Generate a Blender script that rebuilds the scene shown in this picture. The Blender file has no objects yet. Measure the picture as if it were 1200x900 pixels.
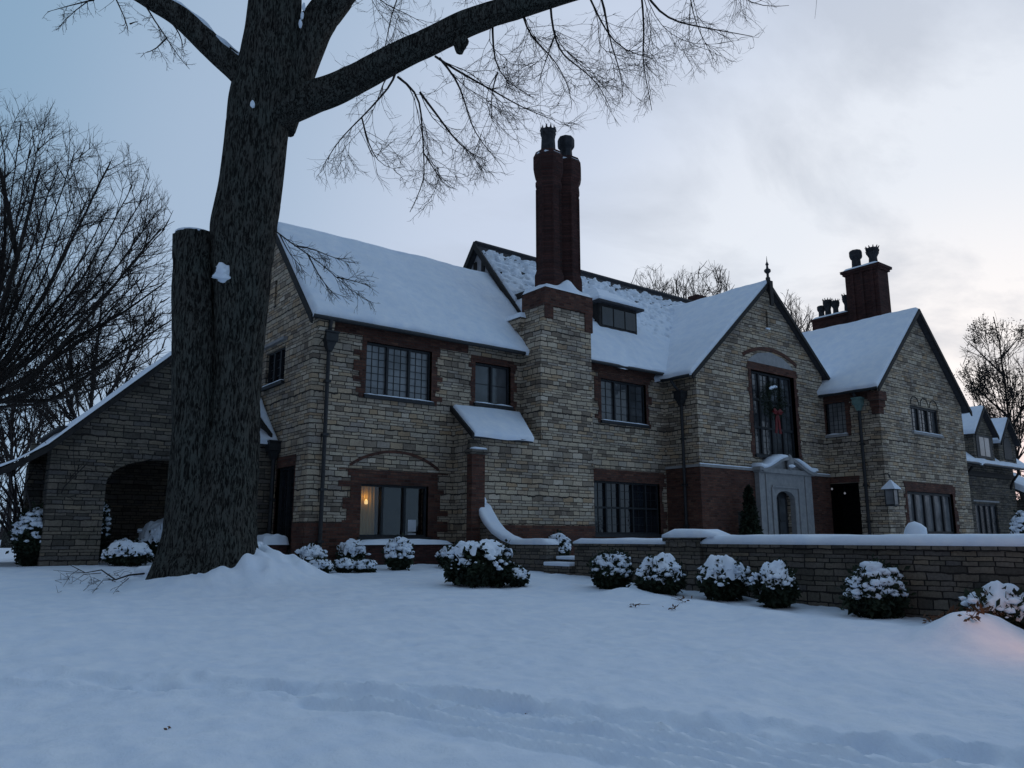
import bpy, math, random
import numpy as np
from mathutils import Vector, noise
from mathutils.geometry import tessellate_polygon
random.seed(7); RNG=np.random.default_rng(7)
S=bpy.context.scene; COL=S.collection
# ------------------------------------------------------------------ camera
# The house fixes the axes: X runs along the front wall, Y away from us, Z up. Camera 1.6 m above the lawn.
FPX=922.6; PITCH=math.atan(180/FPX); AZ=math.radians(52.3)
Fh=np.array([math.cos(AZ),math.sin(AZ),0.]); Rh=np.array([math.sin(AZ),-math.cos(AZ),0.]); Uh=np.array([0,0,1.])
FW=Fh*math.cos(PITCH)+Uh*math.sin(PITCH); UPV=-Fh*math.sin(PITCH)+Uh*math.cos(PITCH)
C=np.array([-8.12,-19.0,1.6])
cam=bpy.data.cameras.new("camera"); camo=bpy.data.objects.new("camera",cam); COL.objects.link(camo)
cam.sensor_width=36; cam.lens=FPX/1200*36; cam.clip_start=.1; cam.clip_end=3000
camo.location=C; camo.rotation_euler=(math.pi/2+PITCH,0,AZ-math.pi/2)
S.camera=camo
# ------------------------------------------------------------------ world (dusk, thin cloud, glow low on the right)
SUN_AZ=math.radians(20); SUN_EL=math.radians(2.0)
W=bpy.data.worlds.new("World"); S.world=W; W.use_nodes=True
nt=W.node_tree; N=nt.nodes; L=nt.links; N.clear()
def wn(t,**k):
    n=N.new(t)
    for a,b in k.items(): setattr(n,a,b)
    return n
out=wn('ShaderNodeOutputWorld'); bg=wn('ShaderNodeBackground'); L.new(bg.outputs[0],out.inputs[0])
sky=wn('ShaderNodeTexSky',sky_type='NISHITA'); sky.sun_disc=False; sky.sun_elevation=SUN_EL
sky.sun_rotation=math.pi/2-SUN_AZ; sky.air_density=1.0; sky.dust_density=.6; sky.ozone_density=2.0
tc=wn('ShaderNodeTexCoord'); vn=wn('ShaderNodeVectorMath',operation='NORMALIZE'); L.new(tc.outputs['Generated'],vn.inputs[0])
dt=wn('ShaderNodeVectorMath',operation='DOT_PRODUCT'); L.new(vn.outputs[0],dt.inputs[0]); dt.inputs[1].default_value=(math.cos(SUN_AZ),math.sin(SUN_AZ),.05)
mr=wn('ShaderNodeMapRange'); mr.inputs['From Min'].default_value=-1; mr.inputs['From Max'].default_value=1; L.new(dt.outputs['Value'],mr.inputs['Value'])
cr=wn('ShaderNodeValToRGB'); L.new(mr.outputs[0],cr.inputs[0])
stops=[(0,(.150,.180,.235)),(.3,(.175,.235,.330)),(.5,(.220,.350,.530)),(.66,(.245,.380,.535)),(.78,(.375,.485,.640)),(.90,(.570,.645,.790)),(.965,(.79,.83,.90)),(1.0,(1.0,.95,.93))]
e=cr.color_ramp.elements
while len(e)>1: e.remove(e[-1])
e[0].position=0; e[0].color=(*stops[0][1],1)
for p,c in stops[1:]:
    k=e.new(p); k.color=(*c,1)
cr.color_ramp.interpolation='EASE'
# clouds: long streaks, from direction stretched towards the horizon
sx=wn('ShaderNodeSeparateXYZ'); L.new(vn.outputs[0],sx.inputs[0])
dz=wn('ShaderNodeMath',operation='ADD'); L.new(sx.outputs[2],dz.inputs[0]); dz.inputs[1].default_value=.12
dzm=wn('ShaderNodeMath',operation='MAXIMUM'); L.new(dz.outputs[0],dzm.inputs[0]); dzm.inputs[1].default_value=.05
dv=wn('ShaderNodeVectorMath',operation='SCALE'); inv=wn('ShaderNodeMath',operation='DIVIDE'); inv.inputs[0].default_value=1; L.new(dzm.outputs[0],inv.inputs[1])
L.new(vn.outputs[0],dv.inputs[0]); L.new(inv.outputs[0],dv.inputs['Scale'])
mp=wn('ShaderNodeMapping'); mp.inputs['Rotation'].default_value=(0,0,.5); mp.inputs['Scale'].default_value=(.9,1.5,1); L.new(dv.outputs[0],mp.inputs[0])
ns=wn('ShaderNodeTexNoise'); ns.inputs['Scale'].default_value=1.3; ns.inputs['Detail'].default_value=7; ns.inputs['Roughness'].default_value=.58; ns.inputs['Distortion'].default_value=.4; L.new(mp.outputs[0],ns.inputs['Vector'])
cm=wn('ShaderNodeMapRange'); cm.inputs['From Min'].default_value=.46; cm.inputs['From Max'].default_value=.64; L.new(ns.outputs[0],cm.inputs['Value'])
cf=wn('ShaderNodeMapRange'); cf.inputs['From Min'].default_value=.80; cf.inputs['From Max'].default_value=.95; cf.inputs['To Max'].default_value=.50; L.new(mr.outputs[0],cf.inputs['Value'])
cmul=wn('ShaderNodeMath',operation='MULTIPLY'); L.new(cm.outputs[0],cmul.inputs[0]); L.new(cf.outputs[0],cmul.inputs[1])
mx=wn('ShaderNodeMix',data_type='RGBA'); L.new(cmul.outputs[0],mx.inputs['Factor']); L.new(cr.outputs[0],mx.inputs[6]); mx.inputs[7].default_value=(.42,.465,.55,1)
# pink band just over the horizon near the glow
pk=wn('ShaderNodeMapRange'); pk.inputs['From Min'].default_value=.16; pk.inputs['From Max'].default_value=.04; L.new(sx.outputs[2],pk.inputs['Value'])
pk2=wn('ShaderNodeMapRange'); pk2.inputs['From Min'].default_value=.95; pk2.inputs['From Max'].default_value=1; L.new(mr.outputs[0],pk2.inputs['Value'])
pkm=wn('ShaderNodeMath',operation='MULTIPLY'); L.new(pk.outputs[0],pkm.inputs[0]); L.new(pk2.outputs[0],pkm.inputs[1])
pks=wn('ShaderNodeMath',operation='MULTIPLY'); L.new(pkm.outputs[0],pks.inputs[0]); pks.inputs[1].default_value=.55
mx2=wn('ShaderNodeMix',data_type='RGBA'); L.new(pks.outputs[0],mx2.inputs['Factor']); L.new(mx.outputs[2],mx2.inputs[6]); mx2.inputs[7].default_value=(.80,.50,.54,1)
sc=wn('ShaderNodeVectorMath',operation='SCALE'); L.new(mx2.outputs[2],sc.inputs[0]); sc.inputs['Scale'].default_value=10.0
mx3=wn('ShaderNodeMix',data_type='RGBA'); mx3.inputs['Factor'].default_value=.06; L.new(sc.outputs[0],mx3.inputs[6]); L.new(sky.outputs[0],mx3.inputs[7])
L.new(mx3.outputs[2],bg.inputs[0]); bg.inputs[1].default_value=.1
sl=bpy.data.lights.new("sun",'SUN'); sl.energy=.12; sl.angle=math.radians(20); sl.color=(1,.85,.8)
so=bpy.data.objects.new("sun",sl); COL.objects.link(so)
so.rotation_euler=Vector((math.cos(SUN_AZ)*math.cos(SUN_EL),math.sin(SUN_AZ)*math.cos(SUN_EL),math.sin(SUN_EL)+.03)).to_track_quat('Z','Y').to_euler()
vs=S.view_settings; vs.view_transform='Standard'; vs.look='None'; vs.gamma=1; vs.exposure=.12; vs.use_curve_mapping=False
S.render.engine='CYCLES'; S.cycles.max_bounces=6

# ------------------------------------------------------------------ measuring helpers (rays onto real planes)
def ray(x,y):
    d=FW*FPX+Rh*(x-600)+UPV*(450-y); return d/np.dot(d,Fh)
def P(x,y,X=None,Y=None,Z=None,D=None):
    d=ray(x,y)
    t=D if D is not None else (X-C[0])/d[0] if X is not None else (Y-C[1])/d[1] if Y is not None else (Z-C[2])/d[2]
    return C+d*t
def mpp(y,D): return D/(FPX*math.cos(PITCH)-(450-y)*math.sin(PITCH))
def gz0(x,y):
    z=.045*(min(y,1.5)+19)+.0086*(max(min(x,12),-30)+8.1)
    if y<-22: z=z+(-22-y)*.03
    return z
def G(px,py):
    r=ray(px,py); t=5.
    for i in range(120): t+=(C[2]+r[2]*t-gz0(*(C+r*t)[:2]))*3
    return C+r*t
def nz(x,y,z=0,s=1.): return noise.noise(Vector((x*s,y*s,z*s)))

# ------------------------------------------------------------------ materials
def mat(name,base=(.5,.5,.5),rough=.8,spec=.3):
    m=bpy.data.materials.new(name); m.use_nodes=True
    b=m.node_tree.nodes['Principled BSDF']; b.inputs['Base Color'].default_value=(*base,1)
    b.inputs['Roughness'].default_value=rough; b.inputs['Specular IOR Level'].default_value=spec
    return m,m.node_tree.nodes,m.node_tree.links,b
def ramp(N,stops,interp='LINEAR'):
    r=N.new('ShaderNodeValToRGB'); e=r.color_ramp.elements; r.color_ramp.interpolation=interp
    while len(e)>1: e.remove(e[-1])
    e[0].position=stops[0][0]; e[0].color=(*stops[0][1],1)
    for p,c in stops[1:]: k=e.new(p); k.color=(*c,1)
    return r
def tnoise(N,L,vec,scale,detail=5,rough=.6):
    n=N.new('ShaderNodeTexNoise'); n.inputs['Scale'].default_value=scale; n.inputs['Detail'].default_value=detail; n.inputs['Roughness'].default_value=rough
    if vec is not None: L.new(vec,n.inputs['Vector'])
    return n
def math_(N,L,op,a,b):
    n=N.new('ShaderNodeMath'); n.operation=op
    for i,v in enumerate((a,b)):
        if isinstance(v,(int,float)): n.inputs[i].default_value=v
        else: L.new(v,n.inputs[i])
    return n.outputs[0]
def mixc(N,L,f,a,b,bt='MIX'):
    n=N.new('ShaderNodeMix'); n.data_type='RGBA'; n.blend_type=bt
    for k,v in (('Factor',f),(6,a),(7,b)):
        if isinstance(v,(int,float)): n.inputs[k].default_value=v
        elif isinstance(v,tuple): n.inputs[k].default_value=(*v,1)
        else: L.new(v,n.inputs[k])
    return n.outputs[2]
def masonry(name,bw,rh,mortar,tones,mcol,bump,wob,stain=.5,squash=.62):
    m,N,L,b=mat(name,rough=.92,spec=.15)
    tc=N.new('ShaderNodeTexCoord'); s=N.new('ShaderNodeSeparateXYZ'); L.new(tc.outputs['Object'],s.inputs[0])
    n1=tnoise(N,L,tc.outputs['Object'],2.3,3); n2=tnoise(N,L,tc.outputs['Object'],.9,2)
    n3=tnoise(N,L,tc.outputs['Object'],7,4)
    u=math_(N,L,'ADD',math_(N,L,'ADD',s.outputs[0],s.outputs[1]),math_(N,L,'MULTIPLY',n1.outputs[0],wob*2))
    # course heights change with height; joints wander
    zz=math_(N,L,'ADD',s.outputs[2],math_(N,L,'MULTIPLY',math_(N,L,'ADD',math_(N,L,'SINE',math_(N,L,'MULTIPLY',s.outputs[2],5.3),0),math_(N,L,'SINE',math_(N,L,'MULTIPLY',s.outputs[2],14.7),0)),rh*.26))
    zz=math_(N,L,'ADD',zz,math_(N,L,'MULTIPLY',n1.outputs[0],wob)); zz=math_(N,L,'ADD',zz,math_(N,L,'MULTIPLY',n3.outputs[0],wob*.8))
    c=N.new('ShaderNodeCombineXYZ'); L.new(u,c.inputs[0]); L.new(zz,c.inputs[1])
    bt=N.new('ShaderNodeTexBrick'); L.new(c.outputs[0],bt.inputs['Vector']); bt.offset=.43; bt.squash=squash; bt.squash_frequency=3; bt.offset_frequency=2
    for k,v in (('Scale',1),('Mortar Size',mortar),('Mortar Smooth',.35),('Bias',0),('Brick Width',bw),('Row Height',rh)): bt.inputs[k].default_value=v
    L.new(math_(N,L,'MULTIPLY',math_(N,L,'ADD',n3.outputs[0],.1),mortar*1.7),bt.inputs['Mortar Size'])
    bt.inputs['Color1'].default_value=(0,0,0,1); bt.inputs['Color2'].default_value=(1,1,1,1); bt.inputs['Mortar'].default_value=(.5,.5,.5,1)
    r=ramp(N,[(i/(len(tones)-1),t) for i,t in enumerate(tones)],'LINEAR'); L.new(bt.outputs['Color'],r.inputs[0])
    g=tnoise(N,L,tc.outputs['Object'],22,6,.7); gr=ramp(N,[(.25,(.62,.62,.62)),(.75,(1.25,1.25,1.25))]); L.new(g.outputs[0],gr.inputs[0])
    col=mixc(N,L,1,r.outputs[0],gr.outputs[0],'MULTIPLY')
    st=ramp(N,[(.30,(1.12,1.1,1.06)),(.5,(1,1,1)),(.68,(.55,.54,.56))]); L.new(n2.outputs[0],st.inputs[0])
    col=mixc(N,L,stain,col,st.outputs[0],'MULTIPLY')
    col=mixc(N,L,bt.outputs['Fac'],col,mcol)
    L.new(col,b.inputs['Base Color'])
    h=math_(N,L,'SUBTRACT',math_(N,L,'MULTIPLY',g.outputs[0],.5),math_(N,L,'MULTIPLY',bt.outputs['Fac'],1.0))
    h=math_(N,L,'ADD',h,math_(N,L,'MULTIPLY',bt.outputs['Color'],.5))
    bp=N.new('ShaderNodeBump'); bp.inputs['Strength'].default_value=1; bp.inputs['Distance'].default_value=bump; L.new(h,bp.inputs['Height']); L.new(bp.outputs[0],b.inputs['Normal'])
    return m
STONE=masonry('coursed limestone rubble',.40,.110,.011,[(.20,.16,.125),(.34,.28,.215),(.49,.405,.30),(.37,.32,.27),(.54,.46,.35),(.42,.30,.19),(.60,.52,.42)],(.050,.043,.038),.06,.05,.75)
STONED=masonry('dark rubble with porch shade',.38,.10,.011,[(.085,.076,.066),(.14,.125,.10),(.20,.17,.135),(.13,.12,.112),(.24,.195,.14)],(.032,.028,.026),.055,.045,.75)  # darker rubble; on the porch this tone also stands for its shade
BRICK=masonry('dark red brick',.215,.072,.007,[(.062,.030,.024),(.105,.046,.034),(.135,.062,.045),(.080,.042,.036),(.16,.080,.056)],(.075,.062,.054),.012,.006,.5,1)
BRICKD=masonry('sooty chimney brick',.215,.072,.007,[(.045,.022,.020),(.068,.030,.026),(.085,.038,.033),(.050,.028,.027)],(.035,.03,.028),.012,.006,.6,1)
def snowmat(name='snow',ground=False):
    m,N,L,b=mat(name,(.80,.87,.95),.85,.25)
    tc=N.new('ShaderNodeTexCoord')
    n=tnoise(N,L,tc.outputs['Object'],3.0,6,.6); n2=tnoise(N,L,tc.outputs['Object'],34,4,.7)
    r=ramp(N,[(.3,(.72,.80,.91)),(.7,(.86,.905,.96))]); L.new(n.outputs[0],r.inputs[0]); L.new(r.outputs[0],b.inputs['Base Color'])
    h=math_(N,L,'ADD',n.outputs[0],math_(N,L,'MULTIPLY',n2.outputs[0],.22))
    bp=N.new('ShaderNodeBump'); bp.inputs['Strength'].default_value=.55; bp.inputs['Distance'].default_value=.05; L.new(h,bp.inputs['Height']); L.new(bp.outputs[0],b.inputs['Normal'])
    return m
SNOW=snowmat()
def noisy(name,c1,c2,scale,rough=.8,spec=.2,bump=.01,stretch=(1,1,1),detail=5):
    m,N,L,b=mat(name,c1,rough,spec); tc=N.new('ShaderNodeTexCoord'); mpn=N.new('ShaderNodeMapping'); mpn.inputs['Scale'].default_value=stretch
    L.new(tc.outputs['Object'],mpn.inputs[0]); n=tnoise(N,L,mpn.outputs[0],scale,detail,.65)
    r=ramp(N,[(.32,c1),(.68,c2)]); L.new(n.outputs[0],r.inputs[0]); L.new(r.outputs[0],b.inputs['Base Color'])
    bp=N.new('ShaderNodeBump'); bp.inputs['Strength'].default_value=.8; bp.inputs['Distance'].default_value=bump; L.new(n.outputs[0],bp.inputs['Height']); L.new(bp.outputs[0],b.inputs['Normal'])
    return m
SLATE=noisy('dark slate',(.025,.026,.030),(.06,.06,.066),9,.75,.2,.02,(1,1,3))
TIMBER=noisy('black stained timber',(.014,.013,.013),(.035,.032,.03),8,.7,.2,.006,(1,1,1))
FRAME=noisy('dark painted frame',(.012,.014,.017),(.03,.033,.037),12,.55,.3,.002)
METAL=noisy('black cast iron',(.010,.011,.013),(.025,.027,.03),14,.5,.4,.003)
COPPER=noisy('verdigris copper',(.09,.16,.15),(.15,.24,.22),9,.7,.3,.004)
LIME=noisy('pale dressed limestone',(.23,.23,.235),(.32,.315,.31),5,.85,.2,.006)
PLASTER=noisy('grey plaster infill',(.26,.26,.28),(.36,.36,.38),6,.9,.1,.006)
POT=noisy('dark clay chimney pot',(.020,.022,.026),(.05,.05,.055),7,.8,.2,.01)
BARK=None
def barkmat():
    m,N,L,b=mat('furrowed bark',rough=.95,spec=.1); tc=N.new('ShaderNodeTexCoord'); mp=N.new('ShaderNodeMapping'); mp.inputs['Scale'].default_value=(1,1,.17); L.new(tc.outputs['Object'],mp.inputs[0])
    v=N.new('ShaderNodeTexVoronoi'); v.inputs['Scale'].default_value=30; n0=tnoise(N,L,mp.outputs[0],9,4)
    ad=N.new('ShaderNodeMix'); ad.data_type='VECTOR'; ad.inputs['Factor'].default_value=.22; L.new(mp.outputs[0],ad.inputs[4]); L.new(n0.outputs[1],ad.inputs[5]); L.new(ad.outputs[1],v.inputs['Vector'])
    n=tnoise(N,L,mp.outputs[0],26,7,.75); big=tnoise(N,L,tc.outputs['Object'],1.6,4)
    h=math_(N,L,'ADD',v.outputs['Distance'],math_(N,L,'MULTIPLY',n.outputs[0],.7))
    r=ramp(N,[(.42,(.006,.006,.006)),(.72,(.022,.021,.020)),(1.0,(.095,.095,.088))]); L.new(h,r.inputs[0])
    r2=ramp(N,[(.3,(1.0,.94,.88)),(.7,(.95,1.03,.97))]); L.new(big.outputs[0],r2.inputs[0])
    L.new(mixc(N,L,1,r.outputs[0],r2.outputs[0],'MULTIPLY'),b.inputs['Base Color'])
    bp=N.new('ShaderNodeBump'); bp.inputs['Strength'].default_value=1; bp.inputs['Distance'].default_value=.06; L.new(h,bp.inputs['Height']); L.new(bp.outputs[0],b.inputs['Normal'])
    return m
BARK=barkmat()
TWIG=noisy('dark twig bark',(.018,.016,.015),(.040,.035,.032),6,.9,.1,.003)
TWIGF=noisy('grey brown twig bark',(.030,.026,.026),(.055,.048,.046),3,.9,.1,.003)
LEAF=noisy('dark evergreen leaf',(.008,.013,.009),(.030,.042,.022),3,.7,.2,.002)
LEAFB=noisy('dead brown leaf',(.06,.030,.018),(.14,.07,.035),5,.8,.2,.002)
RED=noisy('red ribbon',(.10,.008,.010),(.16,.012,.014),6,.6,.3,.003)
def glassmat(name,base,rough=.06,spec=.6,scale=.9):
    m,N,L,b=mat(name,base,rough,spec); tc=N.new('ShaderNodeTexCoord'); n=tnoise(N,L,tc.outputs['Object'],scale,3)
    r=ramp(N,[(.35,tuple(c*.55 for c in base)),(.65,tuple(c*1.35 for c in base))]); L.new(n.outputs[0],r.inputs[0]); L.new(r.outputs[0],b.inputs['Base Color'])
    w=tnoise(N,L,tc.outputs['Object'],5,2); bp=N.new('ShaderNodeBump'); bp.inputs['Strength'].default_value=.25; bp.inputs['Distance'].default_value=.02; L.new(w.outputs[0],bp.inputs['Height']); L.new(bp.outputs[0],b.inputs['Normal'])
    return m
GDARK=glassmat('dark window glass',(.012,.015,.020)); GMID=glassmat('window glass over drawn curtain',(.07,.075,.08)); GPALE=glassmat('window glass over pale blind',(.17,.175,.18))
def clearglass():
    m,N,L,b=mat('clear glass'); o=N['Material Output']; t=N.new('ShaderNodeBsdfTransparent'); g=N.new('ShaderNodeBsdfGlossy'); g.inputs['Roughness'].default_value=.04
    f=N.new('ShaderNodeFresnel'); f.inputs[0].default_value=1.5; mxs=N.new('ShaderNodeMixShader'); L.new(f.outputs[0],mxs.inputs[0]); L.new(t.outputs[0],mxs.inputs[1]); L.new(g.outputs[0],mxs.inputs[2]); L.new(mxs.outputs[0],o.inputs[0]); return m
GCLEAR=clearglass()
def emit(name,c,s):
    m,N,L,b=mat(name,c); b.inputs['Emission Color'].default_value=(*c,1); b.inputs['Emission Strength'].default_value=s; return m
BULB=emit('lit lamp',(1,.66,.26),.8); LAMPW=emit('porch lamp glow',(.7,.72,.8),.14)
ROOM=noisy('room wall',(.035,.03,.025),(.05,.04,.03),3,.9,.1,.002); CURT=noisy('ochre curtain',(.40,.26,.08),(.52,.36,.12),14,.9,.1,.004,(1,1,.1)); PAPER=noisy('white paper notice',(.5,.52,.55),(.62,.64,.68),9,.8,.1,.001)

# ------------------------------------------------------------------ mesh helpers
class MB:
    def __init__(s): s.v=[]; s.f=[]
    def quad(s,a,b,c,d):
        n=len(s.v); s.v+= [tuple(a),tuple(b),tuple(c),tuple(d)]; s.f.append((n,n+1,n+2,n+3))
    def poly(s,pts):
        n=len(s.v); s.v+=[tuple(p) for p in pts]; s.f.append(tuple(range(n,n+len(pts))))
    def box(s,x0,x1,y0,y1,z0,z1,M=None):
        p=[(x0,y0,z0),(x1,y0,z0),(x1,y1,z0),(x0,y1,z0),(x0,y0,z1),(x1,y0,z1),(x1,y1,z1),(x0,y1,z1)]
        if M: p=[M(*q) for q in p]
        n=len(s.v); s.v+=[tuple(q) for q in p]
        s.f+=[tuple(n+i for i in f) for f in ((0,3,2,1),(4,5,6,7),(0,1,5,4),(1,2,6,5),(2,3,7,6),(3,0,4,7))]
    def bevbox(s,x0,x1,y0,y1,z0,z1,b=.01):
        for (a0,a1,c0,c1,e0,e1) in ((x0+b,x1-b,y0,y1,z0+b,z1-b),): pass
        pts=[]; 
        ring=lambda zz,i:[(x0+i,y0+b+i*0,zz),(x0+b,y0+i,zz),(x1-b,y0+i,zz),(x1-i,y0+b,zz),(x1-i,y1-b,zz),(x1-b,y1-i,zz),(x0+b,y1-i,zz),(x0+i,y1-b,zz)]
        s.loft([ring(z0,b),ring(z0+b,0),ring(z1-b,0),ring(z1,b)],cap=True)
    def loft(s,rings,cap=True,closed=True):
        n0=len(s.v); k=len(rings[0])
        for r in rings: s.v+=[tuple(p) for p in r]
        for i in range(len(rings)-1):
            for j in range(k if closed else k-1):
                a=n0+i*k+j; b=n0+i*k+(j+1)%k; s.f.append((a,b,b+k,a+k))
        if cap and closed:
            s.f.append(tuple(n0+j for j in range(k))[::-1]); s.f.append(tuple(n0+(len(rings)-1)*k+j for j in range(k)))
    def tube(s,pts,rad,n=6,cap=True,jit=0):
        pts=[np.asarray(p,float) for p in pts]; rings=[]
        if isinstance(rad,(int,float)): rad=[rad]*len(pts)
        t=pts[1]-pts[0]; ref=np.array([0,0,1.]) if abs(t[2])<.9*np.linalg.norm(t) else np.array([1.,0,0])
        for i,p in enumerate(pts):
            t=pts[min(i+1,len(pts)-1)]-pts[max(i-1,0)]; t=t/(np.linalg.norm(t)+1e-9)
            a=np.cross(t,ref); a/=np.linalg.norm(a)+1e-9; b=np.cross(t,a); ref=np.cross(a,t)
            rings.append([p+rad[i]*(math.cos(w)*a+math.sin(w)*b) for w in [2*math.pi*j/n for j in range(n)]])
        s.loft(rings,cap)
    def lathe(s,c,prof,n=12,rot=0):
        s.loft([[(c[0]+r*math.cos(rot+2*math.pi*j/n),c[1]+r*math.sin(rot+2*math.pi*j/n),c[2]+z) for j in range(n)] for r,z in prof])
    def blob(s,c,r,seed=0,sub=2,amp=.25,fr=1.5):
        v,f=ICO[sub]; n=len(s.v)
        for p in v:
            q=Vector(p); k=1+amp*noise.noise(q*fr+Vector((seed*3.1,seed*1.7,seed)))
            s.v.append((c[0]+p[0]*r[0]*k,c[1]+p[1]*r[1]*k,c[2]+p[2]*r[2]*k))
        s.f+=[tuple(n+i for i in q) for q in f]
    def build(s,name,m,parent=None,off=None,smooth=False,**props):
        me=bpy.data.meshes.new(name); me.from_pydata(s.v,[],s.f); me.materials.append(m)
        if smooth: me.polygons.foreach_set('use_smooth',[True]*len(me.polygons))
        me.update(); o=bpy.data.objects.new(name,me); COL.objects.link(o)
        if parent is not None:
            o.parent=parent
            if off is None and parent.type=='EMPTY': o.location=-Vector(parent.location)
            elif off is not None: o.location=off
        for k,v in props.items(): o[k]=v
        return o
import bmesh
ICO={}
for sb in (1,2,3):
    bm=bmesh.new(); bmesh.ops.create_icosphere(bm,subdivisions=sb,radius=1); ICO[sb]=([tuple(v.co) for v in bm.verts],[tuple(v.index for v in f.verts) for f in bm.faces]); bm.free()
def tag(o,label=None,cat=None,group=None,kind=None):
    for k,v in (('label',label),('category',cat),('group',group),('kind',kind)):
        if v: o[k]=v
    return o
def root(name,label,cat,loc,group=None):
    o=bpy.data.objects.new(name,None); o.empty_display_size=.2; COL.objects.link(o); o.location=tuple(float(q) for q in loc); return tag(o,label,cat,group)
def MY(y0): return lambda a,d,z:(a,y0+d,z)          # wall facing us (-Y)
def MX(x0): return lambda a,d,z:(x0+d,a,z)          # wall facing -X
def panel(mb,M,outline,holes=(),d0=0,d1=.35):
    loops=[[Vector((a,z,0)) for a,z in outline]]+[[Vector((a,z,0)) for a,z in h] for h in holes]
    flat=[p for l in loops for p in l]; tris=tessellate_polygon(loops)
    n=len(mb.v); k=len(flat)
    mb.v+=[M(p.x,d0,p.y) for p in flat]+[M(p.x,d1,p.y) for p in flat]
    for t in tris:
        mb.f.append(tuple(n+i for i in t)); mb.f.append(tuple(n+k+i for i in t[::-1]))
    st=0
    for l in loops:
        for i in range(len(l)):
            a=n+st+i; b=n+st+(i+1)%len(l); mb.f.append((a,b,b+k,a+k))
        st+=len(l)
def rect(a0,a1,z0,z1,e=0): return [(a0-e,z0-e),(a1+e,z0-e),(a1+e,z1+e),(a0-e,z1+e)]
def ragged(a0,a1,z0,z1,side=.25,top=.34,tooth=.2,course=.145,seed=0,bot=0):
    r=random.Random(seed); L_=[]; R_=[]; z=z0-bot
    while z<z1+top-.01:
        z2=min(z+course,z1+top); w=side+r.choice((0,.25,.6,1))*tooth; L_+=[(a0-w,z),(a0-w,z2)]
        w=side+r.choice((0,.25,.6,1))*tooth; R_+=[(a1+w,z),(a1+w,z2)]; z=z2
    def clean(l):
        o=[]
        for p in l:
            if not o or abs(o[-1][0]-p[0])+abs(o[-1][1]-p[1])>1e-4: o.append(p)
        return o
    return clean(R_)+clean(L_)[::-1]
def window(par,M,a0,a1,z0,z1,lights=2,rows=1,lat=(3,6),glass=None,side=.22,top=.34,tooth=.16,seed=1,sillsnow=True,surround=True,label=None,rec=.13,sill=True,bt=0,smat=None,fr=.055):
    mb=MB(); e=.0
    mb.box(a0,a0+fr,rec-.05,rec+.05,z0,z1,M); mb.box(a1-fr,a1,rec-.05,rec+.05,z0,z1,M)
    mb.box(a0+fr,a1-fr,rec-.05,rec+.05,z0,z0+fr,M); mb.box(a0+fr,a1-fr,rec-.05,rec+.05,z1-fr,z1,M)
    W_=(a1-a0)/lights; H_=(z1-z0)/rows
    for i in range(1,lights): mb.box(a0+i*W_-fr*.6,a0+i*W_+fr*.6,rec-.06,rec+.05,z0+fr,z1-fr,M)
    for j in range(1,rows):
        for i in range(lights): mb.box(a0+i*W_+fr*.61,a0+(i+1)*W_-fr*.61,rec-.055,rec+.05,z0+j*H_-fr*.55,z0+j*H_+fr*.55,M)
    w=mb.build('window',FRAME,par)
    if label: w['label']=label
    mb=MB(); mb.box(a0+.01,a1-.01,rec+.02,rec+.03,z0+.01,z1-.01,M); mb.build('pane',glass or GDARK,w)
    mb=MB()
    for i in range(lights):
        for j in range(rows):
            x0=a0+i*W_+fr*.7; x1=a0+(i+1)*W_-fr*.7; y0=z0+j*H_+fr*.7; y1=z0+(j+1)*H_-fr*.7
            for k in range(1,lat[0]): q=x0+(x1-x0)*k/lat[0]; mb.box(q-.007,q+.007,rec+.0,rec+.018,y0,y1,M)
            for k in range(1,lat[1]): q=y0+(y1-y0)*k/lat[1]; mb.box(x0,x1,rec+.001,rec+.017,q-.007,q+.007,M)
    mb.build('leading',METAL,w)
    if sill:
        mb=MB(); mb.box(a0-.06,a1+.06,-.10,rec,z0-.10,z0-.004,M); mb.build('sill',FRAME if sill==1 else LIME,w)
    if sillsnow:
        mb=MB(); n=14; rr=[]
        for i in range(n+1):
            a=a0-.04+(a1-a0+.08)*i/n; h=.04+.03*nz(a*3,seed)+(0 if 0<i<n else -.03)
            rr.append([M(a,-.09,z0-.005),M(a,-.085,z0+h*.7),M(a,-.03,z0+h),M(a,.05,z0+h*.9),M(a,.07,z0-.005)])
        mb.loft(rr); mb.build('sill_snow',SNOW,w,smooth=True)
    if surround:
        mb=MB(); panel(mb,M,ragged(a0,a1,z0,z1,side,top,tooth,seed=seed,bot=bt),[rect(a0,a1,z0,z1)] if bt>0 else [rect(a0,a1,z0,z1,-.002)],-.022,.30) if bt>0 else panel(mb,M,surround_open(a0,a1,z0,z1,side,top,tooth,seed),[],-.022,.30)
        mb.build('brick_surround',smat or BRICK,w)
    return w
def surround_open(a0,a1,z0,z1,side,top,tooth,seed):
    o=ragged(a0,a1,z0-.1,z1,side,top,tooth,seed=seed)      # right side up, left side down; then the inner opening
    return o+[(a0,z0-.1),(a0,z1),(a1,z1),(a1,z0-.1)]
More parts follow.
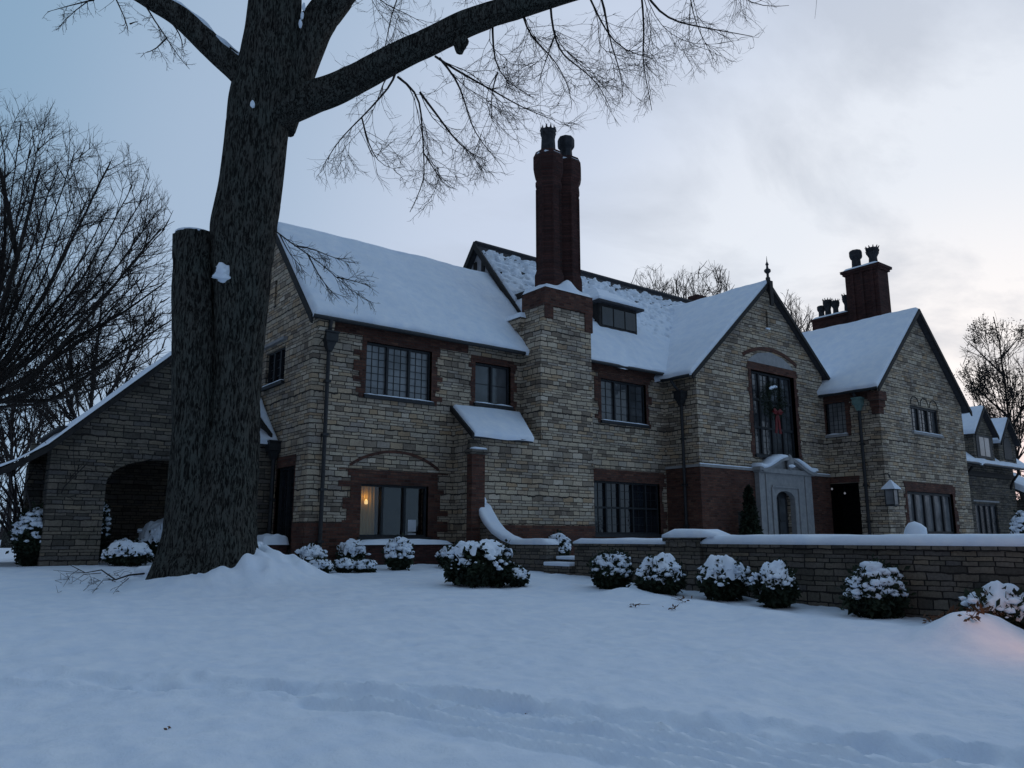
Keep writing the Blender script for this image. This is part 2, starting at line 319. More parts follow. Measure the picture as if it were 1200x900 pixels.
def snow_slab(par,q,name='roof_snow',thick=.13,sp=.16,bare=None,wav=.05,seed=0,over=.08,parent_off=None):
    p00,p10,p11,p01=[np.array(p,float) for p in q]      # eave left, eave right, ridge right, ridge left
    nrm=np.cross(p10-p00,p01-p00); nrm/=np.linalg.norm(nrm)
    if nrm[2]<0: nrm=-nrm
    lu=max(np.linalg.norm(p10-p00),np.linalg.norm(p11-p01)); lv=max(np.linalg.norm(p01-p00),np.linalg.norm(p11-p10)); nu=max(4,int(lu/sp)); nv=max(4,int(lv/sp))
    us=np.unique(np.concatenate([np.linspace(0,1,nu+1),[.03/lu,.08/lu,1-.03/lu,1-.08/lu]])); vs_=np.unique(np.concatenate([np.linspace(0,1,nv+1),[.03/lv,.08/lv,1-.08/lv,1-.03/lv]]))
    mb=MB(); dn=(p00-p01)/np.linalg.norm(p00-p01)
    for v in vs_:
        for u in us:
            b=(p00*(1-u)+p10*u)*(1-v)+(p01*(1-u)+p11*u)*v
            d=min(u*lu,(1-u)*lu,v*lv,(1-v)*lv+.08); e=min(d/.11,1); k=math.sqrt(max(0,1-(1-e)**2))
            n1=nz(b[0]+seed,b[1],b[2],.7); n2=nz(b[0],b[1]+seed,b[2],3.2)
            t=thick*(1+.35*n1+.14*n2)*k
            if bare: t-=bare(u,v,b)*thick*1.5
            sl=over*(1+wav/over*nz(b[0]*1.3,b[1]*1.3,seed)*2) * max(0,1-v*lv/.5)
            mb.v.append(tuple(b+nrm*(t+.008*(1 if k>.01 else -4))+dn*sl))
    w=len(us)
    for j in range(len(vs_)-1):
        for i in range(w-1):
            a=j*w+i; mb.f.append((a,a+1,a+1+w,a+w))
    return mb.build(name,SNOW,par,smooth=True)
def roof_plane(par,q,th=.10,snow=.14,name='roof',**k):
    p=[np.array(a,float) for a in q]; nrm=np.cross(p[1]-p[0],p[3]-p[0]); nrm/=np.linalg.norm(nrm)
    if nrm[2]<0: nrm=-nrm
    mb=MB(); mb.loft([[a-nrm*th for a in p],[a for a in p]]); r=mb.build(name,SLATE,par)
    if snow: snow_slab(r,q,thick=snow,**k)
    return r
def gutter(par,a,b,r=.07):
    mb=MB(); mb.tube([a,b],r,8); return mb.build('gutter',METAL,par)
def downpipe(par,pts,hopper=None,hm=None,r=.05,straps=()):
    mb=MB(); mb.tube(pts,r,8)
    for z in straps:
        p=pts[-1]; mb.box(p[0]-.08,p[0]+.08,p[1]-.08,p[1]+.08,z-.03,z+.03)
    d=mb.build('downpipe',METAL,par)
    if hopper is not None:
        mb=MB(); x,y,z=hopper; mb.loft([[(x-s,y-s,z+h),(x+s,y-s,z+h),(x+s,y+s,z+h),(x-s,y+s,z+h)] for s,h in ((.06,-.32),(.13,-.1),(.17,-.06),(.17,.14),(.2,.16),(.2,.2))]); mb.build('hopper',hm or METAL,d)
    return d

# ------------------------------------------------------------------ ground: one sheet of snow, fine near us
def axis(segs):
    out=[]; 
    for a,b,s in segs: out+=list(np.arange(a,b,s))
    out.append(segs[-1][1]); return np.array(out)
gx=axis([(-400,-60,34),(-60,-25,2.5),(-25,-12,.35),(-12,-9,.12),(-9,0,.036),(0,6,.12),(6,30,.6),(30,80,5),(80,900,60)])
gy=axis([(-300,-40,26),(-40,-22,1.8),(-22,-17,.12),(-17,-10.5,.036),(-10.5,-4,.09),(-4,4,.2),(4,30,1.3),(30,80,5),(80,900,60)])
treeP=G(243,680); TX,TY=treeP[0]+.25,treeP[1]+.35
trk=[G(x,y)[:2] for x,y in ((60,792),(150,797),(300,806),(450,822),(600,834),(760,850),(900,858),(1050,878),(1200,893),(1330,915))]
lin=[G(x,y)[:2] for x,y in ((330,805),(480,822),(620,848),(740,864),(860,882),(980,905),(1100,930))]
mnd=G(1148,752)
def polyd(px,py,pl):
    best=9; sd=0; al=0; acc=0
    for (ax,ay),(bx,by) in zip(pl[:-1],pl[1:]):
        dx,dy=bx-ax,by-ay; l2=dx*dx+dy*dy; t=max(0,min(1,((px-ax)*dx+(py-ay)*dy)/l2)); ex,ey=px-ax-t*dx,py-ay-t*dy; d=math.hypot(ex,ey)
        if d<best: best=d; sd=(dx*ey-dy*ex)/math.sqrt(l2); al=acc+t*math.sqrt(l2)
        acc+=math.sqrt(l2)
    return best,sd,al
prints=[]; rp=random.Random(3)
for s in np.arange(.6,9.5,.36):
    acc=0
    for (ax,ay),(bx,by) in zip(trk[:-1],trk[1:]):
        l=math.hypot(bx-ax,by-ay)
        if acc+l>s:
            t=(s-acc)/l; nx,ny=-(by-ay)/l,(bx-ax)/l; o=rp.uniform(-.16,.2); prints.append((ax+(bx-ax)*t+nx*o,ay+(by-ay)*t+ny*o,rp.uniform(-.4,.4)+math.atan2(by-ay,bx-ax),rp.uniform(.08,.13))); break
        acc+=l
for x,y in ((1005,868),(1060,884),(870,850),(395,868),(345,880),(515,885),(905,880),(760,700),(1010,760)): p=G(x,y); prints.append((p[0],p[1],rp.uniform(0,3),.02))
SHRUBS=[]  # filled below: (x,y,r) give small drifts
def gheight(x,y):
    z=gz0(x,y)
    if -30<x<40 and -30<y<30:
        z+=.055*nz(x,y,0,.33)+.022*nz(x,y,2,1.1)
        if x<8 and y<2: z+=.030*nz(x,y,4,2.2)+.018*nz(x,y,5,6)+.008*nz(x,y,6,15)
        d=math.hypot(x-TX,(y-TY))
        if d<3.4:
            z+=.16*math.exp(-(max(0,d-.7)/.8)**2)*(.8+.5*nz(x,y,7,2.3))
            mx_=TX-.27+.46; my_=TY-.9-.36; z+=.60*math.exp(-(max(0,math.hypot((x-mx_)/1.3,(y-my_)/.95)-.35)/.75)**2)*(.88+.35*nz(x,y,7,3.3))
        d=math.hypot((x-mnd[0])/1.0,(y-mnd[1])/.62)
        if d<2.5: z+=.32*math.exp(-d*d*1.6)
        # drift along the terrace wall and hedge line
        if 2<x<4.9 and -16<y<-6.5: z+=.07*math.exp(-((x-2.6)/.5)**2)*(1+nz(x,y,9,1.6))
        if -17.6<y<-9.5 and -9<x<.5:
            b,sd,al=polyd(x,y,trk)
            if b<.8:
                w=.24+.1*nz(al,0,3,1.3); z-=.050*math.exp(-(b/w)**4)*(.6+1.1*nz(x,y,11,4.)+.35)
                z+=.035*math.exp(-((b-w-.08)/.07)**2)*(1+1.2*nz(x,y,12,9))
                for (qx,qy,a,dp) in prints:
                    ex,ey=x-qx,y-qy
                    if abs(ex)<.3 and abs(ey)<.3:
                        u=ex*math.cos(a)+ey*math.sin(a); v=-ex*math.sin(a)+ey*math.cos(a); z-=dp*math.exp(-((u/.17)**4+(v/.085)**4))
            b,sd,al=polyd(x,y,lin)
            if b<.62: z+=.040*math.sin((sd+.06*math.sin(al*1.7))*2*math.pi/.19)*min(1,(.62-b)/.12)*max(0,min(1,al/1.2))
    elif abs(x)>100 or abs(y)>100: z+=1.2*nz(x,y,0,.01)
    return z
XX,YY=len(gx),len(gy)
vv=np.empty((XX*YY,3)); k=0
for j,y in enumerate(gy):
    for i,x in enumerate(gx): vv[k]=(x,y,gheight(x,y)); k+=1
jj,ii=np.meshgrid(np.arange(YY-1),np.arange(XX-1),indexing='ij'); a=(jj*XX+ii).ravel(); ff=np.stack([a,a+1,a+1+XX,a+XX],1)
me=bpy.data.meshes.new('snow_ground'); me.vertices.add(len(vv)); me.vertices.foreach_set('co',vv.ravel()); me.loops.add(ff.size); me.loops.foreach_set('vertex_index',ff.ravel().astype(np.int32)); me.polygons.add(len(ff)); me.polygons.foreach_set('loop_start',np.arange(0,ff.size,4,dtype=np.int32)); me.polygons.foreach_set('use_smooth',np.ones(len(ff),bool)); me.update(calc_edges=True); me.validate()
me.materials.append(SNOW); go=bpy.data.objects.new('snow_ground',me); COL.objects.link(go); tag(go,kind='structure')

# ------------------------------------------------------------------ THE HOUSE
H=root('manor_house','large stone manor house with snowy gabled roofs and tall brick chimneys','house',(7,0,.9))
ZB=.3
# --- left block
EZ=7.27
mb=MB()
holes=[rect(1.54,3.63,5.4,6.88),rect(5.16,6.5,5.55,6.8),rect(10.38,12.6,5.5,6.95),rect(1.52,3.6,1.62,3.0),rect(9.96,13.15,1.72,3.45)]
# lights and openings are cut through the wall
panel(mb,MY(0),[(0,ZB),(13.95,ZB),(13.95,7.55),(7.8,7.55),(7.8,7.4),(0,7.4)],holes,0,.35)
mb.build('front_wall',STONE,H)
WM=MY(0)
def capband(par,M,a0,a1,z0,z1,d=-.03,m=BRICK,name='brick_band'):
    mb=MB(); mb.box(a0,a1,d,.02,z0,z1,M); return mb.build(name,m,par)
capband(H,WM,.002,1.15,ZB,1.98,name='brick_base'); capband(H,WM,1.15,4.34,ZB,1.48,name='brick_base'); capband(H,WM,9.02,13.56,ZB,1.68,name='brick_base')
capband(H,WM,.3,4.9,7.02,7.3,-.02); capband(H,WM,9.6,13.4,7.18,7.45,-.02)
window(H,WM,1.54,3.63,5.4,6.88,3,1,(3,7),GPALE,.13,.16,.24,seed=3,label='upper window of three lights over the front lawn')
window(H,WM,5.16,6.5,5.55,6.8,2,1,(1,2),GMID,.12,.2,.12,seed=5)
window(H,WM,10.38,12.6,5.5,6.95,3,1,(2,5),GMID,.1,.22,.20,seed=8)
window(H,WM,9.96,13.15,1.72,3.45,5,2,(2,3),GDARK,.12,.4,.22,seed=9,sillsnow=False,bt=.25)
# lit ground floor window with the room behind it
wl=window(H,WM,1.52,3.6,1.62,3.0,3,1,(1,1),GCLEAR,.3,.38,.35,seed=12,sillsnow=False,label='ground floor window with a lamp lit inside',bt=.3)
mb=MB(); 
def room(mb,a0,a1,y0,y1,z0,z1):
    mb.quad((a0,y1,z0),(a1,y1,z0),(a1,y1,z1),(a0,y1,z1)); mb.quad((a0,y0,z0),(a0,y1,z0),(a0,y1,z1),(a0,y0,z1)); mb.quad((a1,y0,z0),(a1,y1,z0),(a1,y1,z1),(a1,y0,z1)); mb.quad((a0,y0,z0),(a1,y0,z0),(a1,y1,z0),(a0,y1,z0)); mb.quad((a0,y0,z1),(a1,y0,z1),(a1,y1,z1),(a0,y1,z1))
room(mb,1.2,4.2,.36,2.6,1.2,3.3); mb.build('room',ROOM,H)
mb=MB(); rr=[]
for i in range(25):
    a=1.62+.62*i/24; rr.append([(a,.52+.03*math.sin(i*1.6),1.64),(a,.52+.03*math.sin(i*1.6+.4),2.98)])
mb.loft(rr,cap=False,closed=False); cu=mb.build('curtain',CURT,wl)
mb=MB(); mb.box(2.24,2.262,.36,1.1,1.64,2.98); mb.build('curtain_edge',ROOM,wl)
pb=P(429,588,Y=.40); mb=MB(); mb.lathe((pb[0],.40,pb[2]-.07),[(.0,0),(.045,.01),(.05,.06),(.03,.12),(.0,.14)],10); lb=mb.build('wall_lamp',BULB,H,smooth=True)
pl=bpy.data.lights.new('lamp_light','POINT'); pl.energy=.9; pl.color=(1,.62,.16); pl.shadow_soft_size=.06; po=bpy.data.objects.new('lamp_light',pl); COL.objects.link(po); po.location=(pb[0]+.0,.40,pb[2]+.13)
p=P(483,616,Y=.12); mb=MB(); mb.box(p[0]-.13,p[0]+.13,.135,.139,p[2]-.16,p[2]+.16); mb.box(p[0]-.13,p[0]+.13,.135,.139,p[2]-.27,p[2]-.21); mb.build('notice',PAPER,wl)
# relieving arch over it
def archband(par,M,cx,half,zs,rise,w,d=-.03,m=BRICK,n=22,name='brick_arch'):
    R_=(half*half+rise*rise)/(2*rise); zc=zs+rise-R_; th=math.asin(half/R_); rr=[]
    for i in range(n+1):
        t=-th+2*th*i/n; s,c=math.sin(t),math.cos(t)
        rr.append([M(cx+R_*s,d,zc+R_*c),M(cx+(R_+w)*s,d,zc+(R_+w)*c),M(cx+(R_+w)*s,.05,zc+(R_+w)*c),M(cx+R_*s,.05,zc+R_*c)])
    mb=MB(); mb.loft(rr); return mb.build(name,m,par)
archband(H,WM,2.55,1.35,3.45,.42,.075)
# left gable wall, slit, hood
mb=MB()
lg=[(.351,ZB),(.351,7.55),(2.93,10.7),(5.5,7.5),(5.5,ZB)]
panel(mb,MX(0),[(a,z) for a,z in lg],[rect(1.9,3.35,5.9,6.92),rect(.76,2.0,.9,3.45),rect(2.82,2.98,8.3,9.1)],0,.35); 
mb.loft([[(.0,0,7.401),(.35,0,7.401),(.35,.35,7.401),(.0,.35,7.401)],[(.0,.15,7.42),(.35,.15,7.42),(.35,.35,7.55),(.0,.35,7.55)]]); mb.build('gable_wall',STONE,H)
GM=MX(0)
window(H,GM,1.9,3.35,5.9,6.92,3,1,(2,4),GDARK,surround=False,seed=15,label='side window of three lights under a stone hood')
mb=MB(); mb.box(1.78,3.5,-.12,.0,7.06,7.14,GM); mb.build('window_hood',LIME,H)
mb=MB(); mb.box(2.86,2.94,.08,.12,8.3,9.1,GM); mb.box(2.8,3.0,-.01,.02,8.24,8.30,GM); mb.build('slit_vent',TIMBER,H)
window(H,GM,.76,2.0,1.3,3.45,2,1,(2,4),GDARK,.0,.3,.02,seed=16,label='tall dark side door window beside the porch',sillsnow=False,smat=BRICK)
capband(H,GM,.002,.74,ZB,1.97,name='brick_base')
# corbel kneelers and brick under the eave at the corner
def kneeler(par,x0,x1,y,z,m=LIME,out=.35):
    mb=MB(); rr=[]
    for k,(o,h) in enumerate(((.02,-.75),(.06,-.6),(.2,-.4),(out-.02,-.22),(out,-.2),(out,0))): rr.append([(x0,y,z+h),(x0,y-o,z+h),(x1,y-o,z+h),(x1,y,z+h)])
    mb.loft(rr); return mb.build('kneeler',m,par)
kneeler(H,-.02,.42,-.003,7.2,STONE)
# back of left block
mb=MB(); panel(mb,MY(5.501),rect(0,7.8,ZB,7.3),[],0,.35); mb.build('rear_wall',STONE,H)
# roofs of the left block
rid=10.78; 
r1=roof_plane(H,[(-.22,-.35,EZ),(7.8,-.35,EZ),(7.8,2.93,rid),(-.22,2.93,rid)],snow=.16,seed=1)
roof_plane(H,[(-.22,6.2,EZ),(7.8,6.2,EZ),(7.8,2.93,rid),(-.22,2.93,rid)],snow=.16,seed=2)
gutter(H,(-.2,-.42,EZ-.06),(6.75,-.42,EZ-.06),.06)
mb=MB()
def verge(mb,pts,w=.2,t=.06):
    for a,b in zip(pts[:-1],pts[1:]):
        a=np.array(a,float); b=np.array(b,float); dz_=np.array([0,0,w]); mb.loft([[a,a-dz_,a-dz_+VT*t,a+VT*t],[b,b-dz_,b-dz_+VT*t,b+VT*t]])
VT=np.array([1.,0,0]); verge(mb,[(-.26,-.38,EZ-.02),(-.26,2.93,rid+.02),(-.26,6.23,EZ-.02)],.24); mb.build('verge_board',TIMBER,H)
def finial(par,x,y,z,h=.9):
    mb=MB(); mb.lathe((x,y,z-.1),[(.09,0),(.09,.25),(.05,.3),(.05,.42),(.13,.5),(.13,.58),(.05,.64),(.04,.75),(.07,.8),(.02,.92),(.005,h+.1)],8); return mb.build('finial',METAL,par)
finial(H,-.2,2.93,rid+.05,.75)
# --- main block: taller roof behind, half timbered end
MR=12.28; ME=7.42
def bare1(u,v,b):
    k=.8*nz(b[0]*2.2,b[2]*9,3)+.7*nz(b[0]*5,b[2]*15,5); return max(0,min(1.0,(k-.22+max(0,v-.50)*1.1+ (0.9 if v>.955 else 0))*2.2)) if v>.38 else 0
roof_plane(H,[(7.72,-.35,ME),(21.6,-.35,ME),(21.6,3.7,MR),(7.72,3.7,MR)],snow=.11,sp=.07,bare=bare1,seed=4)
roof_plane(H,[(7.72,7.75,ME),(21.6,7.75,ME),(21.6,3.7,MR),(7.72,3.7,MR)],snow=.13,seed=5)
mb=MB(); mb.tube([(7.7,3.7,MR+.04),(21.6,3.7,MR+.04)],.09,6); mb.build('ridge_tiles',SLATE,H)
VT=np.array([1.,0,0]); mb=MB(); verge(mb,[(7.62,-.4,ME-.02),(7.62,3.7,MR+.08),(7.62,7.8,ME-.02)],.3,.08); mb.build('verge_board',TIMBER,H)
mb=MB(); panel(mb,MX(7.9),[(0,7.0),(0,7.85),(3.7,MR-.15),(7.4,7.8),(7.4,7.0)],[],0,.2); mb.build('gable_infill',PLASTER,H)
mb=MB(); TM=MX(7.9)
for a in (1.6,2.5,3.35,3.85,4.7,5.6): mb.box(a,a+.17,-.05,0,8.0,MR-.35-abs(a+.08-3.7)*1.2,TM)
mb.box(.9,6.5,-.06,0,9.6,9.8,TM); mb.box(2.3,5.1,-.06,0,10.7,10.85,TM)
mb.build('half_timbering',TIMBER,H)
gutter(H,(9.1,-.42,ME-.06),(13.35,-.42,ME-.06),.06)
mb=MB(); panel(mb,MY(7.05),rect(7.8,21.7,ZB,7.5),[],0,.35); mb.build('rear_wall',STONE,H)
# dormer with hipped snowy lid
dm=MB(); dm.box(11.3,13.25,.92,3.2,8.8,10.02); d=dm.build('dormer',TIMBER,H)
window_par=d
mb=MB(); 
for i in range(3): mb.box(11.42+i*.6,11.96+i*.6,.90,.919,9.22,9.9)
mb.build('pane',GDARK,d)
mb=MB(); mb.loft([[(11.1,.7,10.02),(13.45,.7,10.02),(13.45,3.0,10.02),(11.1,3.0,10.02)],[(11.1,.7,10.1),(13.45,.7,10.1),(13.45,3.0,10.1),(11.1,3.0,10.1)],[(11.9,1.8,10.45),(12.9,1.8,10.45),(12.9,3.2,10.5),(11.9,3.2,10.5)]]); mb.build('dormer_roof',SLATE,d)
mb=MB(); rr=[]
for o,h in ((.0,0),(.02,.06),(.0,.12),(-.12,.17)): rr.append([(11.12-o,.72-o,10.1+h),(13.43+o,.72-o,10.1+h),(13.43+o,3.3,10.1+h),(11.12-o,3.3,10.1+h)])
rr.append([(12.1,1.9,10.98),(12.7,1.9,10.98),(12.7,3.6,11.2),(12.1,3.6,11.2)]); mb.loft(rr); mb.build('dormer_snow',SNOW,d,smooth=False)
# small rear stack peeping over the ridge
pc=P(817,349,Y=4.4); mb=MB(); mb.box(pc[0]-.35,pc[0]+.35,4.1,4.7,11,pc[2]+.05); mb.build('rear_stack',BRICKD,H)
# --- lower stone projection and chimney breast
mb=MB(); CX0,CX1,CY=6.9,9.02,-1.0
panel(mb,MY(CY),[(4.42,ZB),(CX1,ZB),(CX1,9.02),(7.1,9.02),(7.0,8.3),(CX0,7.6),(CX0,4.45),(4.42,4.45)],[],0,1.6-.6)
mb.box(CX0+.02,CX1,0,.62,7.2,8.45); mb.build('chimney_breast',STONE,H)
chb=[o for o in COL.objects if o.name=='chimney_breast'][0]
mb=MB(); mb.loft([[(7.1,CY+.002,9.0),(CX1-.002,CY+.002,9.0),(CX1-.002,.06,9.0),(7.1,.06,9.0)],[(7.12,CY+.01,9.01),(9.0,CY+.01,9.01),(9.0,.05,9.01),(7.12,.05,9.01)]]) 
mb.v=[]; mb.f=[]; mb.box(7.06,9.08,-1.05,.12,8.72,9.28); mb.build('brick_cap',BRICK,H)
mb=MB(); mb.box(7.06-.0,7.4,-1.04,.1,8.3,8.719); mb.build('brick_quoins',BRICK,H); mb=MB(); mb.box(8.75,9.075,-1.04,.1,8.1,8.719); mb.build('brick_quoins',BRICK,H)
# snow on the cap: heaped against the shafts
mb=MB(); 
def heap(mb,x0,x1,y0,y1,z,hs,n=10,seed=0):
    rows=[]
    for j in range(n+1):
        row=[]
        for i in range(n+1):
            u,v=i/n,j/n; e=min(u,v,1-u,1-v)*n; k=0 if e<.5 else 1
            row.append((x0+(x1-x0)*u,y0+(y1-y0)*v,z+(hs(u,v)*(1+.2*nz(u*4,v*4,seed)) if k else 0)))
        rows.append(row)
    mb.loft(rows,cap=False,closed=False)
heap(mb,7.04,9.1,-1.07,.14,9.28,lambda u,v:.12+.3*math.exp(-((u-.5)/.16)**2)*math.exp(-((v-.12)/.3)**2)+.1*v,16); mb.build('cap_snow',SNOW,H,smooth=True)
# shoulder snow on the left and the stepped shoulder behind
mb=MB(); mb.loft([[(6.85,.03,8.1),(6.85,.75,8.1),(7.12,.75,8.1),(7.12,.03,8.1)],[(6.83,-.1,8.46),(6.83,.75,8.46),(7.3,.75,8.46),(7.3,-.1,8.46)]]); mb.build('shoulder',STONE,H)
mb=MB(); mb.v=[];heap(mb,6.78,7.6,-.15,.8,8.46,lambda u,v:.15+.25*u,8); mb.build('shoulder_snow',SNOW,H,smooth=True)
kn=MB()
# lean-to roof over the lower projection
LR=[(4.30,-1.2,4.40),(6.45,-1.2,4.40),(6.86,-.02,5.34),(4.36,-.02,5.34)]
roof_plane(H,LR,snow=.10,seed=6,name='lean_to_roof',over=.03)
mb=MB(); mb.loft([[(4.43,-.98,4.43),(4.43,0,4.43),(4.43,0,5.2)],[(6.89,-.98,4.43),(6.89,0,4.43),(6.89,0,5.2)]]); mb.build('lean_to_cheek',STONE,H)
mb=MB(); mb.loft([[(4.24,-1.22,4.28),(4.24,-1.22,4.44),(4.31,-1.22,4.44),(4.31,-1.22,4.28)],[(4.28,0,5.22),(4.28,0,5.38),(4.35,0,5.38),(4.35,0,5.22)]]); mb.build('verge_board',TIMBER,H)
# brick pilaster with stone offsets at the corner
bt_=MB(); bt_.box(4.22,4.66,-1.24,-1.0,ZB,3.86); pil=bt_.build('pilaster',BRICK,H)
mb=MB(); mb.loft([[(4.2-o,-1.27-o+i,z),(4.68+o,-1.27-o+i,z),(4.68+o,-.98,z),(4.2-o,-.98,z)] for o,i,z in ((0,0,3.86),(.05,0,3.9),(.05,0,3.98),(-.02,.06,4.02),(-.05,.12,4.2),(-.05,.16,4.28))]); pil_='stone'; mb.build('stone_cap',STONED,pil)
mb=MB(); mb.blob((4.44,-1.22,4.02),(.29,.14,.045),1,2,.2); mb.build('cap_snow',SNOW,pil,smooth=True)
capband(H,MY(CY),4.9,CX1,ZB,1.95,name='brick_base')
# twin octagonal brick shafts
for i,(sx_,ph) in enumerate(((7.78,0),(8.58,0))):
    t0=9.2; top=[14.22,14.22][i]
    mb=MB(); h=top-t0
    mb.lathe((sx_,-.42,t0),[(.50,0),(.50,.7),(.47,.78),(.43,.9),(.415,h-1.35),(.42,h-1.34),(.46,h-1.22),(.46,h-1.1),(.43,h-1.05),(.43,h-.95),(.50,h-.8),(.53,h-.62),(.53,h-.2),(.48,h-.1),(.44,h)],8,math.pi/8)
    sh=mb.build('chimney_shaft',BRICKD,H)
    mb=MB()
    for k in range(8):
        w=math.pi/4*k+math.pi/8; mb.tube([(sx_+.425*math.cos(w),-.42+.425*math.sin(w),t0+.9),(sx_+.425*math.cos(w),-.42+.425*math.sin(w),top-1.35)],.035,4)
    mb.build('corner_rib',BRICKD,sh)
    mb=MB(); mb.lathe((sx_,-.42,top-.14),[(.47,0),(.47,.04),(.40,.12),(.2,.17),(0,.17)],10); mb.build('shaft_snow',SNOW,sh,smooth=True)
    mb=MB()
    if i==0:
        mb.lathe((sx_,-.42,top+.05),[(.27,0),(.25,.1),(.23,.5),(.25,.62),(.27,.66),(.26,.8),(.17,.8),(.17,.3)],12)
        for k in range(10):
            w=k*math.pi/5; a=np.array([sx_+.235*math.cos(w),-.42+.235*math.sin(w),top+.82]); mb.loft([[a+np.array([.05*math.cos(w+q),.05*math.sin(w+q),0]) for q in (0,1.57,3.14,4.71)],[a+np.array([.01*math.cos(w+q),.01*math.sin(w+q),.17]) for q in (0,1.57,3.14,4.71)]])
    else: mb.lathe((sx_,-.42,top+.05),[(.22,0),(.20,.3),(.20,.34),(.28,.42),(.29,.5),(.29,.7),(.26,.78),(.26,.72),(.18,.72),(.15,.3)],8)
    mb.build('chimney_pot',POT,sh)
# --- entrance gable
EX0,EX1,EY=13.57,21.65,-1.5
mb=MB()
panel(mb,MY(EY),[(EX0,ZB),(EX1,ZB),(EX1,8.25),(18.0,11.42),(EX0,7.45)],[rect(16.78,19.6,4.62,7.85),rect(17.6,18.78,.8,3.3),rect(17.98,18.12,9.66,10.35),rect(15.5,16.25,.9,2.5)],0,.4)
mb.box(EX0,EX0+.38,EY+.41,0,ZB,7.4); mb.box(EX1-.38,EX1,EY+.41,0,ZB,8.2)
eg=mb.build('entrance_gable_wall',STONE,H); EM=MY(EY)
mb=MB(); panel(mb,EM,[(EX0-.03,ZB),(16.6,ZB),(16.6,4.0),(EX0-.03,4.0)],[rect(15.5,16.25,.9,2.5)],-.035,0); mb.box(EX0-.035,EX0,EY,.0,ZB,4.0); mb.build('brick_base',BRICK,H); mb=MB(); mb.box(20.0,EX1-.01,EY-.035,EY,ZB,4.0); mb.build('brick_base',BRICK,H)
mb=MB(); mb.box(EX0-.07,16.55,EY-.07,EY,4.0,4.09); mb.box(EX0-.07,EX0,EY,0,4.0,4.09); mb.build('string_course',LIME,H); mb=MB(); mb.box(20.0,EX1,EY-.07,EY,4.0,4.09); mb.build('string_course',LIME,H)
mb=MB(); mb.box(EX0-.06,16.5,EY-.068,EY-.005,4.092,4.12); mb.build('ledge_snow',SNOW,H); mb=MB(); mb.box(20.0,EX1-.02,EY-.068,EY-.005,4.092,4.12); mb.build('ledge_snow',SNOW,H)
mb=MB(); mb.box(15.5,16.25,EY+.06,EY+.12,.9,2.5); mb.build('side_door',TIMBER,H)
window(H,EM,16.78,19.6,4.62,7.85,4,3,(2,4),GMID,.14,.3,.10,seed=21,sillsnow=False,label='tall leaded window over the entrance with a wreath in front',rec=.2,fr=.08)
archband(H,EM,18.1,1.72,8.3,.42,.14)
mb=MB(); panel(mb,EM,[(16.62,8.155),(19.62,8.155),(19.4,8.33),(18.9,8.55),(18.1,8.68),(17.3,8.55),(16.85,8.33)],[],-.015,.02); mb.build('arch_infill',LIME,H)
mb=MB(); mb.box(17.98,18.12,EY+.1,EY+.14,9.66,10.35); mb.build('slit_vent',TIMBER,H)
mb=MB(); mb.box(17.93,18.17,EY-.05,EY,9.6,9.655); mb.build('slit_sill',SNOW,H)
roof_plane(H,[(EX0-.42,3.6,7.2),(EX0-.42,EY-.22,7.2),(18.0,EY-.22,11.45),(18.0,3.6,11.45)],snow=.15,seed=7)
roof_plane(H,[(EX1+.3,3.6,8.05),(EX1+.3,EY-.22,8.05),(18.0,EY-.22,11.45),(18.0,3.6,11.45)],snow=.15,seed=8)
VT=np.array([0,1.,0]); mb=MB(); verge(mb,[(EX0-.46,EY-.26,7.17),(18.0,EY-.26,11.5),(EX1+.33,EY-.26,8.02)],.18,.06); mb.build('verge_board',TIMBER,H)
gutter(H,(EX0-.45,EY-.1,7.14),(EX0-.45,-.3,7.14),.06)
fin=finial(H,18.0,EY-.2,11.5,1.05)
mb=MB(); mb.box(17.9,18.1,EY-.34,EY-.26,10.5,11.5); mb.build('gable_pendant',TIMBER,H)
# limestone doorway with snowy pediment
DY=EY-.22
mb=MB(); dx0,dx1=16.62,20.0
def archhole(a0,a1,z0,z1,rise,n=8):
    pts=[(a0,z0),(a1,z0)]
    for i in range(n+1): t=math.pi*i/n; pts.append(((a0+a1)/2+(a1-a0)/2*math.cos(t),z1-rise+rise*math.sin(t)))
    return pts
panel(mb,MY(DY),[(dx0,ZB),(dx1,ZB),(dx1,3.95),(dx0,3.95)],[archhole(17.6,18.8,.8,3.32,.3)],0,.215)
ds=mb.build('doorway',LIME,H,label='pale limestone door surround with an arched opening')
mb=MB(); mb.box(dx0-.08,dx1+.08,DY-.1,EY,3.95,4.12); mb.box(dx0+.35,dx0+.5,DY-.04,DY,.9,3.9); mb.box(dx1-.5,dx1-.35,DY-.04,DY,.9,3.9); mb.box(17.35,19.05,DY-.05,DY,3.42,3.5)
mb.box(17.3,17.38,DY-.05,DY,.9,3.42); mb.box(19.02,19.1,DY-.05,DY,.9,3.42); mb.build('moulding',LIME,ds)
mb=MB(); mb.box(17.55,18.85,EY+.12,EY+.18,.8,3.35); dr=mb.build('door',FRAME,ds)
mb=MB(); mb.box(17.75,18.62,EY+.10,EY+.119,1.6,3.05); mb.build('door_glass',GMID,dr)
mb=MB(); mb.box(18.16,18.22,EY+.07,EY+.1,1.5,3.1); mb.box(17.7,18.7,EY+.07,EY+.099,2.2,2.25); mb.build('glazing_bar',FRAME,dr)
